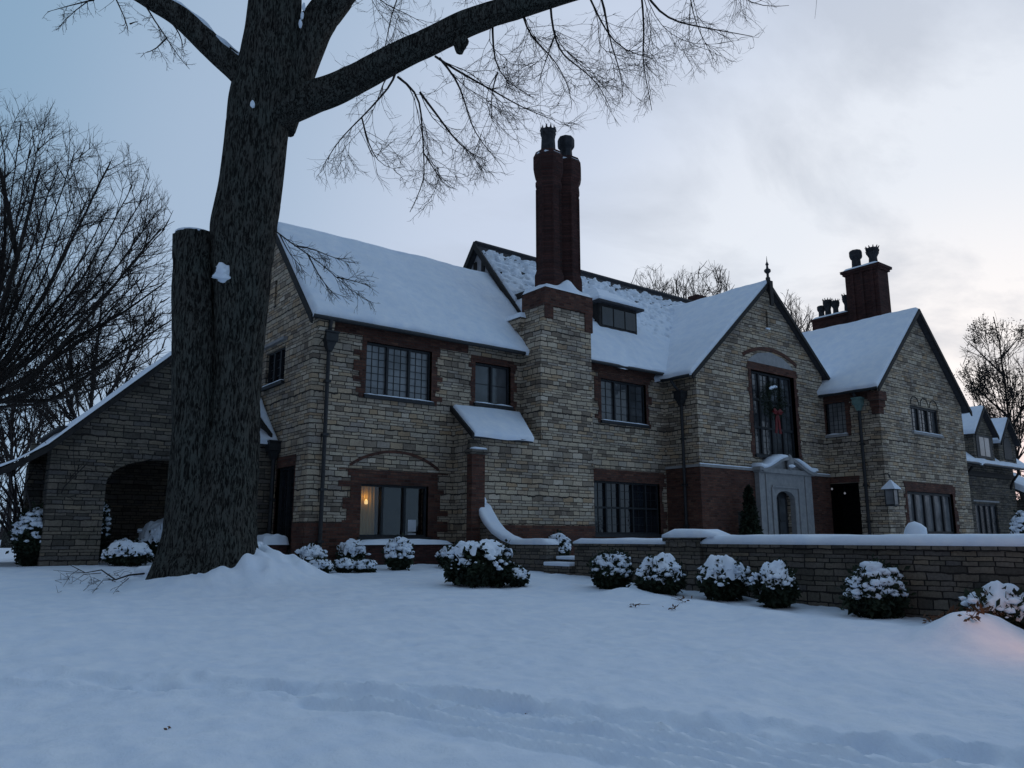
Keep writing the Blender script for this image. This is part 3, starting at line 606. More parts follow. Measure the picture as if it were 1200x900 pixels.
# swept pediment
mb=MB(); rr=[]; sn=[]
for i in range(31):
    u=i/30*2-1; a=(dx0+dx1)/2+u*1.85; z=4.08+.50*(.5+.5*math.cos(math.pi*min(1,abs(u)*1.05)))+.06*(abs(u)>.9)
    rr.append([(a,DY-.18,z-.12),(a,DY-.18,z),(a,EY-.0,z),(a,EY-.0,z-.12)])
    if not (-.05<u<.22): sn.append((a,z,u))
mb.loft(rr); ped=mb.build('pediment',LIME,ds)
mb=MB(); panel(mb,MY(DY+.03),[(dx0+.1,4.12)]+[(a,z-.1) for a,z in [((dx0+dx1)/2+u*1.6,4.08+.50*(.5+.5*math.cos(math.pi*min(1,abs(u)*.91)))) for u in np.linspace(-1,1,15)]]+[(dx1-.1,4.12)][:0],[],0,.1); mb.build('tympanum',LIME,ped)
mb=MB()
for seg in (lambda u:u<0,lambda u:u>0):
    s_=[q for q in sn if seg(q[2])]; rr=[]
    for k,(a,z,u) in enumerate(s_):
        e=math.sin(math.pi*min(1,max(.04,(k+.4)/len(s_))))**.4; h=.19*e*(1+.45*nz(a*2.5,0)); rr.append([(a,DY-.24,z),(a,DY-.22,z+h*.8),(a,DY-.1,z+h),(a,EY+.0,z+h*1.1),(a,EY,z)])
    mb.loft(rr)
mb.build('pediment_snow',SNOW,ped,smooth=True)
mb=MB(); mb.blob(((dx0+dx1)/2+.15,DY-.1,4.4),(.18,.12,.3),4,2,.3); mb.build('cartouche',LIME,ped); mb=MB(); mb.blob(((dx0+dx1)/2+.1,DY-.22,4.25),(.22,.08,.06),4,2,.3); mb.build('cartouche_snow',SNOW,ped)
# --- right wing
WX0,WX1,WY=21.7,28.95,-3.8; RX=25.32; RZ=11.12
mb=MB(); panel(mb,MY(WY),[(WX0,ZB),(WX1,ZB),(WX1,7.3),(RX,RZ-.1),(WX0,7.3)],[rect(24.2,26.7,5.85,6.95),rect(22.95+.3,27.2,1.75,3.4)],0,.4)
panel(mb,MX(WX0+.001),[(WY+.401,ZB),(WY+.401,7.6),(4,7.6),(4,ZB)],[rect(-2.4,-1.55,5.7,7.05),rect(-2.7,-.5,.8,3.75)],0,.38)
mb.box(WX1-.35,WX1,WY+.41,4,ZB,7.2); mb.build('wing_wall',STONE,H)
UM=MY(WY); SM=MX(WX0)
window(H,SM,-2.4,-1.55,5.7,7.05,1,1,(4,7),GPALE,.18,.2,.1,seed=31,sill=2,label='narrow upper window on the side of the right wing')
w3=window(H,UM,24.2,26.7,5.85,6.95,3,1,(2,5),GMID,surround=False,seed=32,sill=2,label='upper window of three lights under round stone arches',fr=.09)
for i in range(3):
    cx=24.62+.83*i; archband(H,UM,cx,.34,6.98,.33,.035,-.02,TIMBER,10,name='stone_arch')
window(H,UM,23.25,27.2,1.75,3.4,5,1,(1,1),GPALE,.1,.38,.25,seed=33,sillsnow=False,label='ground floor window of five tall pale lights on the right wing',fr=.1,bt=.2)
mb=MB(); mb.box(WX0-.03,WX0,-2.75,-.0,3.752,4.0); mb.box(WX0-.03,WX0,-.49,-.0,ZB,3.75); mb.build('brick_lintel',BRICK,H)
mb=MB(); room(mb,-2.9,-.3,0,2.6,.75,3.8); mb.v=[(WX0+.02+y,x,z) for x,y,z in mb.v]; mb.v=[(max(v[0],WX0+.385),v[1],v[2]) for v in mb.v]; al=mb.build('alcove',TIMBER,H)  # black timber colour on these walls stands in for the recess's shade
for i,(x,y) in enumerate(((975,573),(990,578))):
    p=P(x,y,X=WX0+.9); mb=MB(); mb.lathe((p[0],p[1],p[2]-.05),[(.0,0),(.03,.015),(.042,.05),(.03,.085),(0,.1)],10); lo=mb.build('pendant_globe',LAMPW,H,smooth=True); mb=MB(); mb.tube([(p[0],p[1],p[2]+.06),(p[0],p[1],3.79)],.008,5); mb.build('cord',METAL,lo)
roof_plane(H,[(WX0-.38,4.2,7.36),(WX0-.38,WY-.25,7.36),(RX,WY-.25,RZ),(RX,4.2,RZ)],snow=.15,seed=11)
roof_plane(H,[(WX1+.36,4.2,7.15),(WX1+.36,WY-.25,7.15),(RX,WY-.25,RZ),(RX,4.2,RZ)],snow=.15,seed=12)
VT=np.array([0,1.,0]); mb=MB(); verge(mb,[(WX0-.42,WY-.29,7.33),(RX,WY-.29,RZ+.04),(WX1+.4,WY-.29,7.12)],.2,.06); mb.build('verge_board',TIMBER,H)
mb=MB(); 
for k,(o,h0,h1) in enumerate(((.08,6.35,6.6),(.18,6.6,6.85),(.30,6.85,7.2))): mb.box(WX0-o,WX0+.3,WY-.02-.08*k,WY+.28,h0,h1)
mb.build('kneeler',BRICK,H)
gutter(H,(WX0-.42,WY-.2,7.28),(WX0-.42,EY-.05,7.28),.06)
mb=MB(); mb.box(WX0-.02,WX0,WY+.3,EY,7.0,7.3); mb.build('brick_band',BRICK,H)
# chimneys of the right wing
mb=MB(); mb.box(26.2,27.15,-2.0,-.42,9,13.75); mb.box(26.12,27.22,-2.08,-.34,13.75,13.86); mb.box(26.05,27.3,-2.15,-.27,13.86,13.97)
ch=mb.build('tall_chimney',BRICKD,H)
mb=MB()
for yy in (-1.8,-1.3,-.85): mb.box(26.14,26.2,yy,yy+.14,10,13.75)
mb.build('brick_rib',BRICKD,ch)
mb=MB(); mb.box(26.3,27.1,-.41,1.5,9,11.95); mb.box(26.22,27.15,-.41,1.56,11.95,12.05); ch2=mb.build('low_chimney',BRICKD,H)
mb=MB(); heap(mb,26.03,27.32,-2.17,-.25,13.97,lambda u,v:.12,8); mb.build('chimney_snow',SNOW,ch,smooth=True)
mb=MB(); heap(mb,26.2,27.17,-.41,1.58,12.05,lambda u,v:.1,8); mb.build('chimney_snow',SNOW,ch2,smooth=True)
def pot(par,x,y,z,r,h,kind):
    mb=MB()
    if kind==0: mb.lathe((x,y,z),[(r*.75,0),(r*.68,h*.55),(r*.9,h*.62),(r,h*.7),(r,h*.92),(r*.8,h),(r*.6,h),(r*.5,h*.6)],8)
    else:
        mb.lathe((x,y,z),[(r*.7,0),(r*.6,h*.4),(r*.75,h*.5),(r*.95,h*.6),(r*.8,h*.68),(r*1.0,h*.78),(r*.85,h*.86),(r*.6,h*.86),(r*.5,h*.5)],12)
        for rr_,hh in ((1.0,.6),(1.05,.8)):
            for k in range(10):
                w=k*math.pi/5; a=(x+r*rr_*math.cos(w),y+r*rr_*math.sin(w)); mb.tube([(x+r*.75*math.cos(w),y+r*.75*math.sin(w),z+h*hh),(a[0],a[1],z+h*(hh+.14))],[r*.17,r*.05],5)
    mb.build('chimney_pot',POT,par,smooth=False)
pot(ch,26.65,-.8,14.05,.30,.98,0); pot(ch,26.65,-1.62,14.05,.30,1.0,1)
for y,z,h,kd,r in ((1.2,12.12,.65,0,.2),(.85,12.12,1.0,1,.22),(.45,12.12,.85,1,.2),(-.15,12.12,1.0,1,.22)): pot(ch2,26.7,y,z,r,h,kd)
# downpipes
p=P(385,405,Y=-.12); q=P(375,640,Y=-.12)
dx=.5*(p[0]+q[0])
downpipe(H,[(dx-.1,-.42,7.18),(dx-.1,-.38,7.0),(dx,-.13,6.75),(dx,-.12,.9)],(dx,-.16,6.72),None,.055,(5.6,4.2,2.8,1.5))
downpipe(H,[(EX0-.45,-.75,7.1),(EX0-.4,-.8,6.95),(EX0-.12,-.9,6.6),(EX0-.12,-.9,.9)],(EX0-.15,-.9,6.5),METAL,.055,(5.0,3.4,2.0))
downpipe(H,[(WX0-.42,-3.0,7.2),(WX0-.14,-3.05,6.95),(WX0-.12,-3.05,.9)],(WX0-.15,-3.05,6.85),COPPER,.06,(5.2,3.6,2.2))
downpipe(H,[(-.12,2.0,4.0),(-.12,2.0,.9)],(-.14,2.0,4.0),METAL,.06,(2.6,))

# --- porch (porte-cochere) at the left, part of the same house
PY=2.3
mb=MB(); _a=P(230,402,Y=2.3); _b=P(314,514,Y=2.3); ap=(_a[0],_a[2])
arch=[(-4.15,ZB),(-1.2,ZB),(-1.2,2.9)]+[(-2.675+1.475*math.cos(t),2.9+.68*math.sin(t)) for t in np.linspace(.15,math.pi-.15,12)]+[(-4.15,2.9)]
panel(mb,MY(PY),[(-5.38,ZB),(-.002,ZB),(-.002,4.2),(_b[0],_b[2]+.03),(ap[0],ap[1]+.08),(-5.38,3.74)],[arch],0,.6)
mb.build('porch_wall',STONED,H)  # porch shade is put into the darker stone colour
mb=MB(); n=15
for i in range(n):
    t=.32+(math.pi-.64)*i/(n-1); c,s=math.cos(t),math.sin(t); t2=t+.085; c2,s2=math.cos(t2),math.sin(t2); l=.34+.10*(i%2)
    f=lambda c,s,k:(-2.675+(1.475+k)*c,PY-.025,2.9+(.68+k)*s)
    a_=f(c,s,0);b_=f(c,s,l);c_=f(c2,s2,l);d_=f(c2,s2,0); mb.loft([[a_,b_,c_,d_],[(q[0],PY+.02,q[2]) for q in (a_,b_,c_,d_)]])
mb.build('voussoirs',STONED,H)
prof=[(-7.2,2.62),(-6.7,2.85),(-6.1,3.18),(-5.5,3.6),(ap[0],ap[1]+.05),(_b[0],_b[2]+.0)]
mb=MB(); mb.loft([[(a,PY-.25,z) for a,z in prof],[(a,7.6,z) for a,z in prof]],cap=False,closed=False)
top=[(a,z+.1) for a,z in prof]; mb=MB(); mb.loft([[(a,y,z) for a,z in prof]+[(a,y,z) for a,z in top[::-1]] for y in (PY-.25,7.6)]); pr=mb.build('porch_roof',SLATE,H)
rr=[]
for y in np.arange(PY-.30,7.7,.25):
    row=[]
    for (a,z),(a2,z2) in zip(top[:-1],top[1:]):
        for t in np.linspace(0,1,8,endpoint=False):
            X_,Z_=a+(a2-a)*t,z+(z2-z)*t; row.append((X_,y,Z_+(.10+.05*nz(X_,y,3))*(1 if a>-7.1 or t>.1 else .2)*(.35 if y<PY-.2 else 1)))
    rr.append(row)
mb=MB(); mb.loft(rr,cap=False,closed=False); mb.build('roof_snow',SNOW,pr,smooth=True)
VT=np.array([0,1.,0]); mb=MB(); verge(mb,[(a,PY-.33,z+.1) for a,z in prof],.16,.05); mb.build('verge_board',TIMBER,H)
# lean-to slope between porch gable and the stone gable wall
b_=P(326,520,X=-.02); c_=P(302,458,X=-.02); a_=b_+np.array([-2.6,0,0]); d_=c_+np.array([-2.6,0,0])
roof_plane(H,[a_,b_,c_,d_],snow=.12,name='lean_to_roof',seed=13,over=.02)
mb=MB(); mb.box(-5.3,0,6.9,7.2,ZB,4.24); mb.box(-5.36,-5.1,PY+.61,6.9,ZB,1.6); mb.box(-5.36,-4.9,6.3,6.9,1.6,3.6); mb.build('porch_rear_wall',STONED,H)
mb=MB(); mb.box(-5.2,-.02,PY+.62,6.85,4.25,4.3); mb.build('porch_ceiling',TIMBER,H)
# --------------------------------------------------------------- objects hung on the house
p=P(903,470,Y=EY-.02); WR=root('christmas_wreath','evergreen wreath dusted with snow hung before the tall entrance window','wreath',(p[0],EY-.12,p[2]))
mb=MB(); r0=random.Random(4)
for k in range(1800):
    w=r0.uniform(0,6.283); t=r0.uniform(0,6.283); rr_=.25*r0.random()**.5; c=np.array([p[0]+(.52+rr_*math.cos(t))*math.cos(w),EY-.14+rr_*math.sin(t)*.8,p[2]+(.52+rr_*math.cos(t))*math.sin(w)]); d=np.array([r0.gauss(0,1) for _ in range(3)]); d/=np.linalg.norm(d); e=np.cross(d,[.3,.5,.8]); e/=np.linalg.norm(e); mb.poly([c-e*.012,c+d*.10,c+e*.012])
mb.build('greenery',LEAF,WR)
mb=MB(); 
for k in range(7): w=r0.uniform(.3,2.9); mb.blob((p[0]+.55*math.cos(w),EY-.28,p[2]+.52*math.sin(w)),(.12,.05,.05),k,2,.3)
mb.build('snow_dusting',SNOW,WR,smooth=True)
mb=MB(); bz=p[2]-.48
for s in (-1,1):
    mb.loft([[ (p[0]+s*x,EY-.30+.06*math.cos(q),bz+h*math.sin(q)+dz2) for q in (0,1.57,3.14,4.71)] for x,h,dz2 in ((.02,.05,0),(.10,.10,.03),(.19,.12,.04),(.26,.08,.03),(.28,.03,.02))])
    mb.loft([[ (p[0]+s*x-wd,EY-.29,z),(p[0]+s*x+wd,EY-.29,z),(p[0]+s*x+wd,EY-.26,z),(p[0]+s*x-wd,EY-.26,z)] for x,wd,z in ((.02,.04,bz),(.08,.055,bz-.3),(.10,.06,bz-.6),(.15,.065,bz-.8))])
mb.blob((p[0],EY-.32,bz),(.08,.07,.08),1,2,.1); mb.build('bow',RED,WR)
p=P(1048,580,Y=WY-.35); LN=root('wall_lantern','iron wall lantern with snowy cap on the corner of the right wing','lantern',(p[0]-.2,WY-.35,p[2]))
x,y,z=p[0]-.2,WY-.35,p[2]
mb=MB(); mb.loft([[(x+s*c,y+s*e,z+h) for c,e in ((-1,-1),(1,-1),(1,1),(-1,1))] for s,h in ((.14,-.42),(.17,-.4),(.17,-.36),(.15,-.36))]); mb.loft([[(x+s*c,y+s*e,z+h) for c,e in ((-1,-1),(1,-1),(1,1),(-1,1))] for s,h in ((.23,.18),(.24,.2),(.05,.42),(.02,.5))])
for c,e in ((-1,-1),(1,-1),(1,1),(-1,1)): mb.box(x+c*.17-.012,x+c*.17+.012,y+e*.17-.012,y+e*.17+.012,z-.36,z+.18)
mb.tube([(x,y,z+.5),(x,y,z+.72),(x+.05,y+.12,z+.82),(x+.05,WY,z+.78)],.018,6); mb.tube([(x,y,z+.6),(x-.12,y,z+.72),(x-.1,y,z+.85),(x,y,z+.83)],.012,5); mb.build('lantern_frame',METAL,LN)
mb=MB(); mb.box(x-.155,x+.155,y-.155,y+.155,z-.36,z+.175); mb.build('lantern_glass',GPALE,LN)
mb=MB(); mb.loft([[(x+s*c,y+s*e,z+h) for c,e in ((-1,-1),(1,-1),(1,1),(-1,1))] for s,h in ((.25,.205),(.25,.25),(.16,.37),(.06,.5),(.02,.56))]); mb.build('cap_snow',SNOW,LN,smooth=False)

# ------------------------------------------------------------------ cottage wing beyond with two dormers
K=root('dormered_cottage','small stone cottage with two snow capped dormers beyond the right wing','house',(33,-3,.9))
KY=-2.6
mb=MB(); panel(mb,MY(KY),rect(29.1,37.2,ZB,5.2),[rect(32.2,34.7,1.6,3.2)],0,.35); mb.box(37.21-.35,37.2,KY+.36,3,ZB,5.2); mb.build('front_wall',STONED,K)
KM=MY(KY); 
kw=MB(); kw.box(32.2,34.7,.1,.16,1.6,3.2,KM); w=kw.build('window',GMID,K); mb=MB()
for i in range(5): mb.box(32.2+i*.61,32.28+i*.61,.04,.099,1.6,3.2,KM)
mb.box(32.2,34.7,.05,.098,3.1,3.2,KM); mb.build('window_frame',FRAME,w); mb=MB(); mb.box(32.0,34.9,-.06,0,3.28,3.36,KM); mb.build('hood',LIME,w)
mb=MB(); mb.box(29.1,37.25,KY-.06,KY,4.5,4.62); mb.box(29.1,37.25,KY-.03,KY,4.62,4.74); mb.build('string_course',TIMBER,K)
kr=[(29.1,KY-.55,5.05),(37.6,KY-.55,5.05),(37.6,1.4,9.0),(29.1,1.4,9.0)]; roof_plane(K,kr,snow=.14,seed=21)
roof_plane(K,[(29.1,5.2,5.05),(37.6,5.2,5.05),(37.6,1.4,9.0),(29.1,1.4,9.0)],snow=.14,seed=22)
gutter(K,(29.1,KY-.6,5.0),(37.6,KY-.6,5.0),.06)
for bx_ in (31.2,36.6):
    mb=MB(); mb.tube([(bx_,KY,4.0),(bx_,KY-.15,4.4),(bx_,KY-.5,4.85)],[.07,.06,.06],6); mb.build('eave_bracket',TIMBER,K)
for i,(cx,az,ez,hw,ty) in enumerate(((32.65,7.75,6.55,1.25,0),(35.35,7.45,6.3,1.15,1))):
    Yd=KY-.52
    mb=MB(); panel(mb,MY(Yd),[(cx-hw+.15,5.16),(cx+hw-.15,5.16),(cx+hw-.15,ez),(cx,az-.12),(cx-hw+.15,ez)],[],0,2.4); dmr=mb.build('dormer',STONED,K)
    mb=MB()
    if ty==0:
        mb.box(cx-.85,cx+.85,Yd-.03,Yd,5.3,6.4); 
    else:
        panel(mb,MY(Yd),archhole(cx-.45,cx+.45,5.4,6.5,.45),[],-.03,0)
    mb.build('dormer_window',FRAME,dmr)
    if ty==0:
        mb=MB(); 
        for s in (-.55,.02): mb.box(cx+s,cx+s+.5,Yd-.045,Yd-.031,5.4,6.3)
        mb.build('pane',GPALE,dmr)
    roof_plane(dmr,[(cx-hw,1.2,ez-.1),(cx-hw,Yd-.2,ez-.1),(cx,Yd-.2,az),(cx,1.2,az)],snow=.12,seed=30+i,name='dormer_roof'); roof_plane(dmr,[(cx+hw,1.2,ez-.1),(cx+hw,Yd-.2,ez-.1),(cx,Yd-.2,az),(cx,1.2,az)],snow=.12,seed=40+i,name='dormer_roof')
    VT=np.array([0,1.,0]); mb=MB(); verge(mb,[(cx-hw-.05,Yd-.24,ez-.12),(cx,Yd-.24,az+.04),(cx+hw+.05,Yd-.24,ez-.12)],.15,.05); mb.build('verge_board',TIMBER,dmr)
# low snowy roof at the frame edge
LWL=root('lean_to_shed','low lean-to shed with thick snow at the end of the cottage','shed',(38.6,-3.4,.9))
mb=MB(); mb.box(37.6,41,-3.3,-1,ZB,3.5); mb.build('wall',STONED,LWL); roof_plane(LWL,[(37.3,-3.8,3.4),(41.3,-3.8,3.4),(41.3,-1,4.9),(37.3,-1,4.9)],snow=.3,seed=50)

# ------------------------------------------------------------------ terrace wall, pier, swept wall, step
TWX=4.7
def snowcap(mb,pts,half,h,seed=0,ends=True,res=.22):
    # pts: list of (y,z) centre points of the wall top, wall runs along Y at TWX
    P_=[]; 
    for (y0,z0),(y1,z1) in zip(pts[:-1],pts[1:]):
        n=max(1,int(math.hypot(y1-y0,z1-z0)/res)); P_+= [(y0+(y1-y0)*i/n,z0+(z1-z0)*i/n) for i in range(n)]
    P_.append(pts[-1]); rr=[]
    for k,(y,z) in enumerate(P_):
        y_a,z_a=P_[max(0,k-1)]; y_b,z_b=P_[min(len(P_)-1,k+1)]; l=math.hypot(y_b-y_a,z_b-z_a); ny,nn=-(z_b-z_a)/l,(y_b-y_a)/l
        if nn<0: ny,nn=-ny,-nn
        e=1 if 0<k<len(P_)-1 else .45
        row=[]
        for a in np.linspace(0,math.pi,11):
            c=math.copysign(abs(math.cos(a))**.45,math.cos(a)); s=math.sin(a)**.45 if math.sin(a)>0 else 0
            hh=h*e*s*(1+.16*nz(y,c,seed,1.2)+.06*nz(y,c,seed,6)); ww=half*(1+.05*nz(y,7+c,seed,2.5))*(1 if e==1 else .93)
            row.append((TWX+ww*c,y+ny*hh,z+nn*hh))
        rr.append(row)
    mb.loft(rr)
TW=root('terrace_wall','long low stone terrace wall topped by a thick band of snow','wall',(TWX,-11,.5))
mb=MB(); y1=P(823,640,X=TWX-.2)[1]; y0=-24
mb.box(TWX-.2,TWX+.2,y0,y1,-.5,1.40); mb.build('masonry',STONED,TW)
mb=MB(); mb.bevbox(TWX-.26,TWX+.26,y0,y1,1.402,1.48,.012); mb.build('coping',STONED,TW)
mb=MB(); snowcap(mb,[(y0,1.478),(y1+.0,1.478)],.275,.17,1); mb.build('snow_cap',SNOW,TW,smooth=True)
pa=P(780,640,X=TWX-.28)[1]; PI=root('stone_pier','square stone pier with a raised snow cap at the gate opening','pier',(TWX,(pa+y1)/2,.5))
mb=MB(); mb.box(TWX-.28,TWX+.28,y1+.002,pa,-.3,1.52); mb.build('masonry',STONED,PI); mb=MB(); mb.bevbox(TWX-.33,TWX+.33,y1-.04,pa+.05,1.522,1.60,.012); mb.build('coping',STONED,PI)
mb=MB(); snowcap(mb,[(y1-.32,1.60),(pa+.06,1.60)],.35,.17,2); mb.build('snow_cap',SNOW,PI,smooth=True)
g0=P(672,640,X=TWX-.2)[1]; g1=pa+.002
GW=root('gate_wall','short low stone wall with flat snow top between gap and pier','wall',(TWX,(g0+g1)/2,.6))
mb=MB(); mb.box(TWX-.17,TWX+.17,g1,g0,-.2,1.40); mb.build('masonry',STONED,GW); mb=MB(); mb.bevbox(TWX-.22,TWX+.22,g1,g0+.02,1.402,1.465,.01); mb.build('coping',STONED,GW); mb=MB(); snowcap(mb,[(g1,1.465),(g0+.0,1.465)],.235,.12,3); mb.build('snow_cap',SNOW,GW,smooth=True)
s0=P(640,640,X=TWX-.2)[1]; SWP=root('swept_wall','curved stone wall sweeping down from brick pilaster under snow','wall',(TWX,-2.4,.7))
curve=[]
for x,y in ((556,590),(561,601),(568,614),(577,625),(588,633),(600,638),(640,638)):
    q=P(x,y,X=TWX-.2); curve.append((q[1],q[2]))
curve[-1]=(s0,curve[-2][1])
mb=MB(); panel(mb,lambda a,d,z:(TWX-.2+d,a,z),[(curve[0][0],-.2)]+[(a,z) for a,z in curve]+[(s0,-.2)],[],0,.4); mb.build('masonry',STONED,SWP)
mb=MB(); snowcap(mb,[(a,z) for a,z in curve],.235,.15,4,res=.12); mb.build('snow_cap',SNOW,SWP,smooth=True); mb=MB(); mb.blob((TWX,curve[0][0],curve[0][1]+.08),(.2,.12,.14),3,2,.25); mb.build('snow_knob',SNOW,SWP,smooth=True)
STP=root('stone_steps','snow covered stone steps in the gap of the garden wall','steps',(TWX,(s0+g0)/2,.7))
mb=MB(); mb.box(TWX-.3,TWX+.6,g0+.02,s0-.02,.4,.94); mb.box(TWX+.1,TWX+.8,g0+.02,s0-.02,.94,1.08); mb.build('step',STONED,STP); mb=MB(); mb.bevbox(TWX-.33,TWX+.62,g0+.03,s0-.03,.942,1.03,.02); mb.build('snow_cap',SNOW,STP); mb=MB(); mb.bevbox(TWX+.07,TWX+.8,g0+.03,s0-.03,1.082,1.16,.02); mb.build('snow_cap',SNOW,STP)
# planter boxes under windows
def planter(x0,x1,y0,y1,z1,label,sn=.14):
    r=root('planter_box',label,'planter',((x0+x1)/2,(y0+y1)/2,.85)); mb=MB(); mb.box(x0,x1,y0,y1,.5,z1); mb.build('box',BRICKD,r)
    mb=MB(); heap(mb,x0-.06,x1+.06,y0-.06,y1,z1,lambda u,v:sn*(1-abs(u-.5)**3*4),14); mb.build('snow_cap',SNOW,r,smooth=True)
planter(1.2,3.9,-.75,-.05,1.42,'low brick box under the lit window, topped with snow')
planter(-.72,-.12,.75,1.5,1.42,'small dark box with heaped snow by the side door',.26)

# ------------------------------------------------------------------ shrubs
def leaves(mb,pts,size,rs,up=.3):
    n=len(pts); d=rs.normal(size=(n,3)); d[:,2]+=up; d/=np.linalg.norm(d,axis=1)[:,None]; e=np.cross(d,rs.normal(size=(n,3))); e/=np.linalg.norm(e,axis=1)[:,None]; s=size*rs.uniform(.6,1.4,n)[:,None]
    a=pts; b=pts+d*s*.5+e*s*.25; c=pts+d*s; f=pts+d*s*.5-e*s*.25; v=np.stack([a,b,c,f],1).reshape(-1,3); n0=len(mb.v); mb.v+=[tuple(q) for q in v.tolist()]; mb.f+=[(n0+4*i,n0+4*i+1,n0+4*i+2,n0+4*i+3) for i in range(n)]
def shrub(px,py,wpx,hpx,style,label,depth=None,seed=0,group='snow covered shrubs in the garden',pos=None,name='evergreen_shrub',n=5200,dr=None):
    g=G(px,py) if pos is None else np.array(pos,float)
    D=np.dot(g-C,Fh); m=mpp(py,D); rx=wpx*m/2; h=hpx*m; g=g+Fh*rx*.8; g[2]=gz0(g[0],g[1]); rs=np.random.default_rng(seed+11)
    R_=root(name,label,'shrub',g,group)
    rxx=rx*.90; box=style=='box'
    # many small shoots in a shell; gaps left by clumping
    u=rs.normal(size=(n,3)); u/=np.linalg.norm(u,axis=1)[:,None]
    if box: u=np.sign(u)*np.abs(u)**.55; u/= (np.abs(u)**4).sum(1)[:,None]**.25
    rad=rs.uniform(.45,1,n)**.5
    lump=np.array([noise.noise(Vector(q)*2.1+Vector((seed,0,0))) for q in u]); k=(1+.22*lump)*rad
    if style=='open': k*=(1+.16*rs.normal(size=n))
    pts=np.stack([g[0]+u[:,0]*k*rxx,g[1]+u[:,1]*k*rxx*(dr or .85),g[2]+h*.50+u[:,2]*k*h*.50],1)
    pts[:,2]=np.maximum(pts[:,2],g[2]+.0)
    if style!='open':
        rr0=np.hypot((pts[:,0]-g[0])/rxx,(pts[:,1]-g[1])/(rxx*(dr or .85))); cap=g[2]+h*(.90-(.42 if not box else .24)*np.minimum(rr0,1.1)**2.6)
        pts=pts[(pts[:,2]<cap-.05)|(rs.random(len(pts))<.06)]
    mb=MB(); leaves(mb,pts,.11 if style!='open' else .10,rs); mb.blob((g[0],g[1],g[2]+h*.42),(rxx*.7,rxx*.62*(dr or .85)/.85,h*.40),seed,2,.3)
    for i in range(14): w=rs.uniform(0,6.28); mb.tube([(g[0],g[1],g[2]-.05),(g[0]+.4*rxx*math.cos(w),g[1]+.4*rxx*math.sin(w),g[2]+h*.4),(g[0]+.85*rxx*math.cos(w),g[1]+.75*rxx*math.sin(w),g[2]+h*rs.uniform(.6,.95))],[.02,.012,.004],4)
    mb.build('foliage',LEAF,R_)
    mb=MB()
    if style!='open':
        nn=34; rr=[]
        for j in range(nn+1):
            row=[]
            for i in range(nn+1):
                a=-1+2*i/nn; b=-1+2*j/nn; 
                x_=a*math.sqrt(max(0,1-b*b/2)); y_=b*math.sqrt(max(0,1-a*a/2)); 
                if box: x_,y_=x_*.5+a*.45,y_*.5+b*.45
                r_=min(1,math.hypot(x_,y_)) if not box else min(1,(abs(x_)**4+abs(y_)**4)**.25)
                lum=nz(x_*2.2,y_*2.2,seed+3); fine=nz(x_*7,y_*7,seed+5)
                hz=g[2]+h*(1.0-(.42 if not box else .24)*r_**(2.6 if not box else 3.2)+.17*lum+.045*fine)
                if r_>.93: hz-=h*(.10+.22*max(0,nz(x_*4.5,y_*4.5,seed+8)))
                s=1.0*(1+.10*lum*r_+.05*fine*r_); s*=.98*(1-.07*max(0,nz(x_*5,y_*5,seed+2))*r_*2); row.append((g[0]+x_*rxx*s,g[1]+y_*rxx*(dr or .85)*s,hz))
            rr.append(row)
        mb.loft(rr,cap=False,closed=False)
        nb=70 if box else 42
    else: nb=190
    for i in range(nb):
        th=rs.uniform(0,6.28); zz=rs.uniform(-.15,.98)**1.0 if style=='open' else rs.uniform(-.25,.55)
        cr_=math.sqrt(max(0,1-zz*zz)) ; L_=1+.22*noise.noise(Vector((cr_*math.cos(th),cr_*math.sin(th),zz))*2.1+Vector((seed,0,0)))
        c=(g[0]+cr_*math.cos(th)*rxx*L_,g[1]+cr_*math.sin(th)*rxx*(dr or .85)*L_,g[2]+h*.5+zz*h*.5*L_)
        s=rs.uniform(.03,.085)*(1.05 if style=='open' else .9)*(.7+.5*max(0,zz)); mb.blob(c,(s*rs.uniform(.8,1.6),s*rs.uniform(.8,1.6),s*.7),i,1 if s<.04 else 2,.45,2.2)
    mb.build('snow_cap',SNOW,R_,smooth=True)
    return R_
SH=[(562,688,84,50,'box','square clipped hedge block capped with snow in front of swept wall',21),
(720,694,48,42,'open','open shrub tufted with snow below the short gate wall',22),
(780,700,68,46,'round','dark round shrub with smooth snow dome below the pier',23),
(857,706,74,50,'round','wide snow topped shrub, third from the pier side along the terrace wall',24),
(918,714,58,52,'round','tall snow topped shrub touching a smaller one along the wall',25),
(957,706,44,42,'round','small round shrub joined to a taller one midway along the terrace wall',26),
(1042,728,76,58,'open','loose twiggy shrub tufted with snow, standing alone by the wall',27),
(1158,736,102,58,'round','broad snowy shrub lit warm at the right end of the wall',28),
(360,668,38,28,'round','low snowy shrub left of the downpipe',29),
(373,672,24,13,'open','tiny snow dusted bush before the leftmost foundation shrub',30),
(410,664,42,30,'round','bushy shrub left of the planter under the lit window',31),
(402,671,20,13,'open','small snow lump bush, left one of the pair under lit window',32),
(426,671,24,12,'open','small snow lump bush, right one of the pair under lit window',33),
(465,669,34,34,'open','upright snow flecked shrub in front of the planter',34),
(518,662,40,26,'round','shrub partly hidden left behind the hedge block',35),
(540,660,44,28,'round','shrub right behind the square hedge block',36),
(606,686,22,18,'open','small snowy tuft against the right side of the hedge block',37),
(138,666,58,30,'round','snow mounded shrub in front of the porch arch',40),
(184,655,72,50,'round','large dark bush with a snowy top inside the porch arch',41),
(128,650,28,28,'round','small snowy bush against the porch arch pier',42),
(1196,640,30,66,'open','rounded snow heap bush behind the wall at far right',43)]
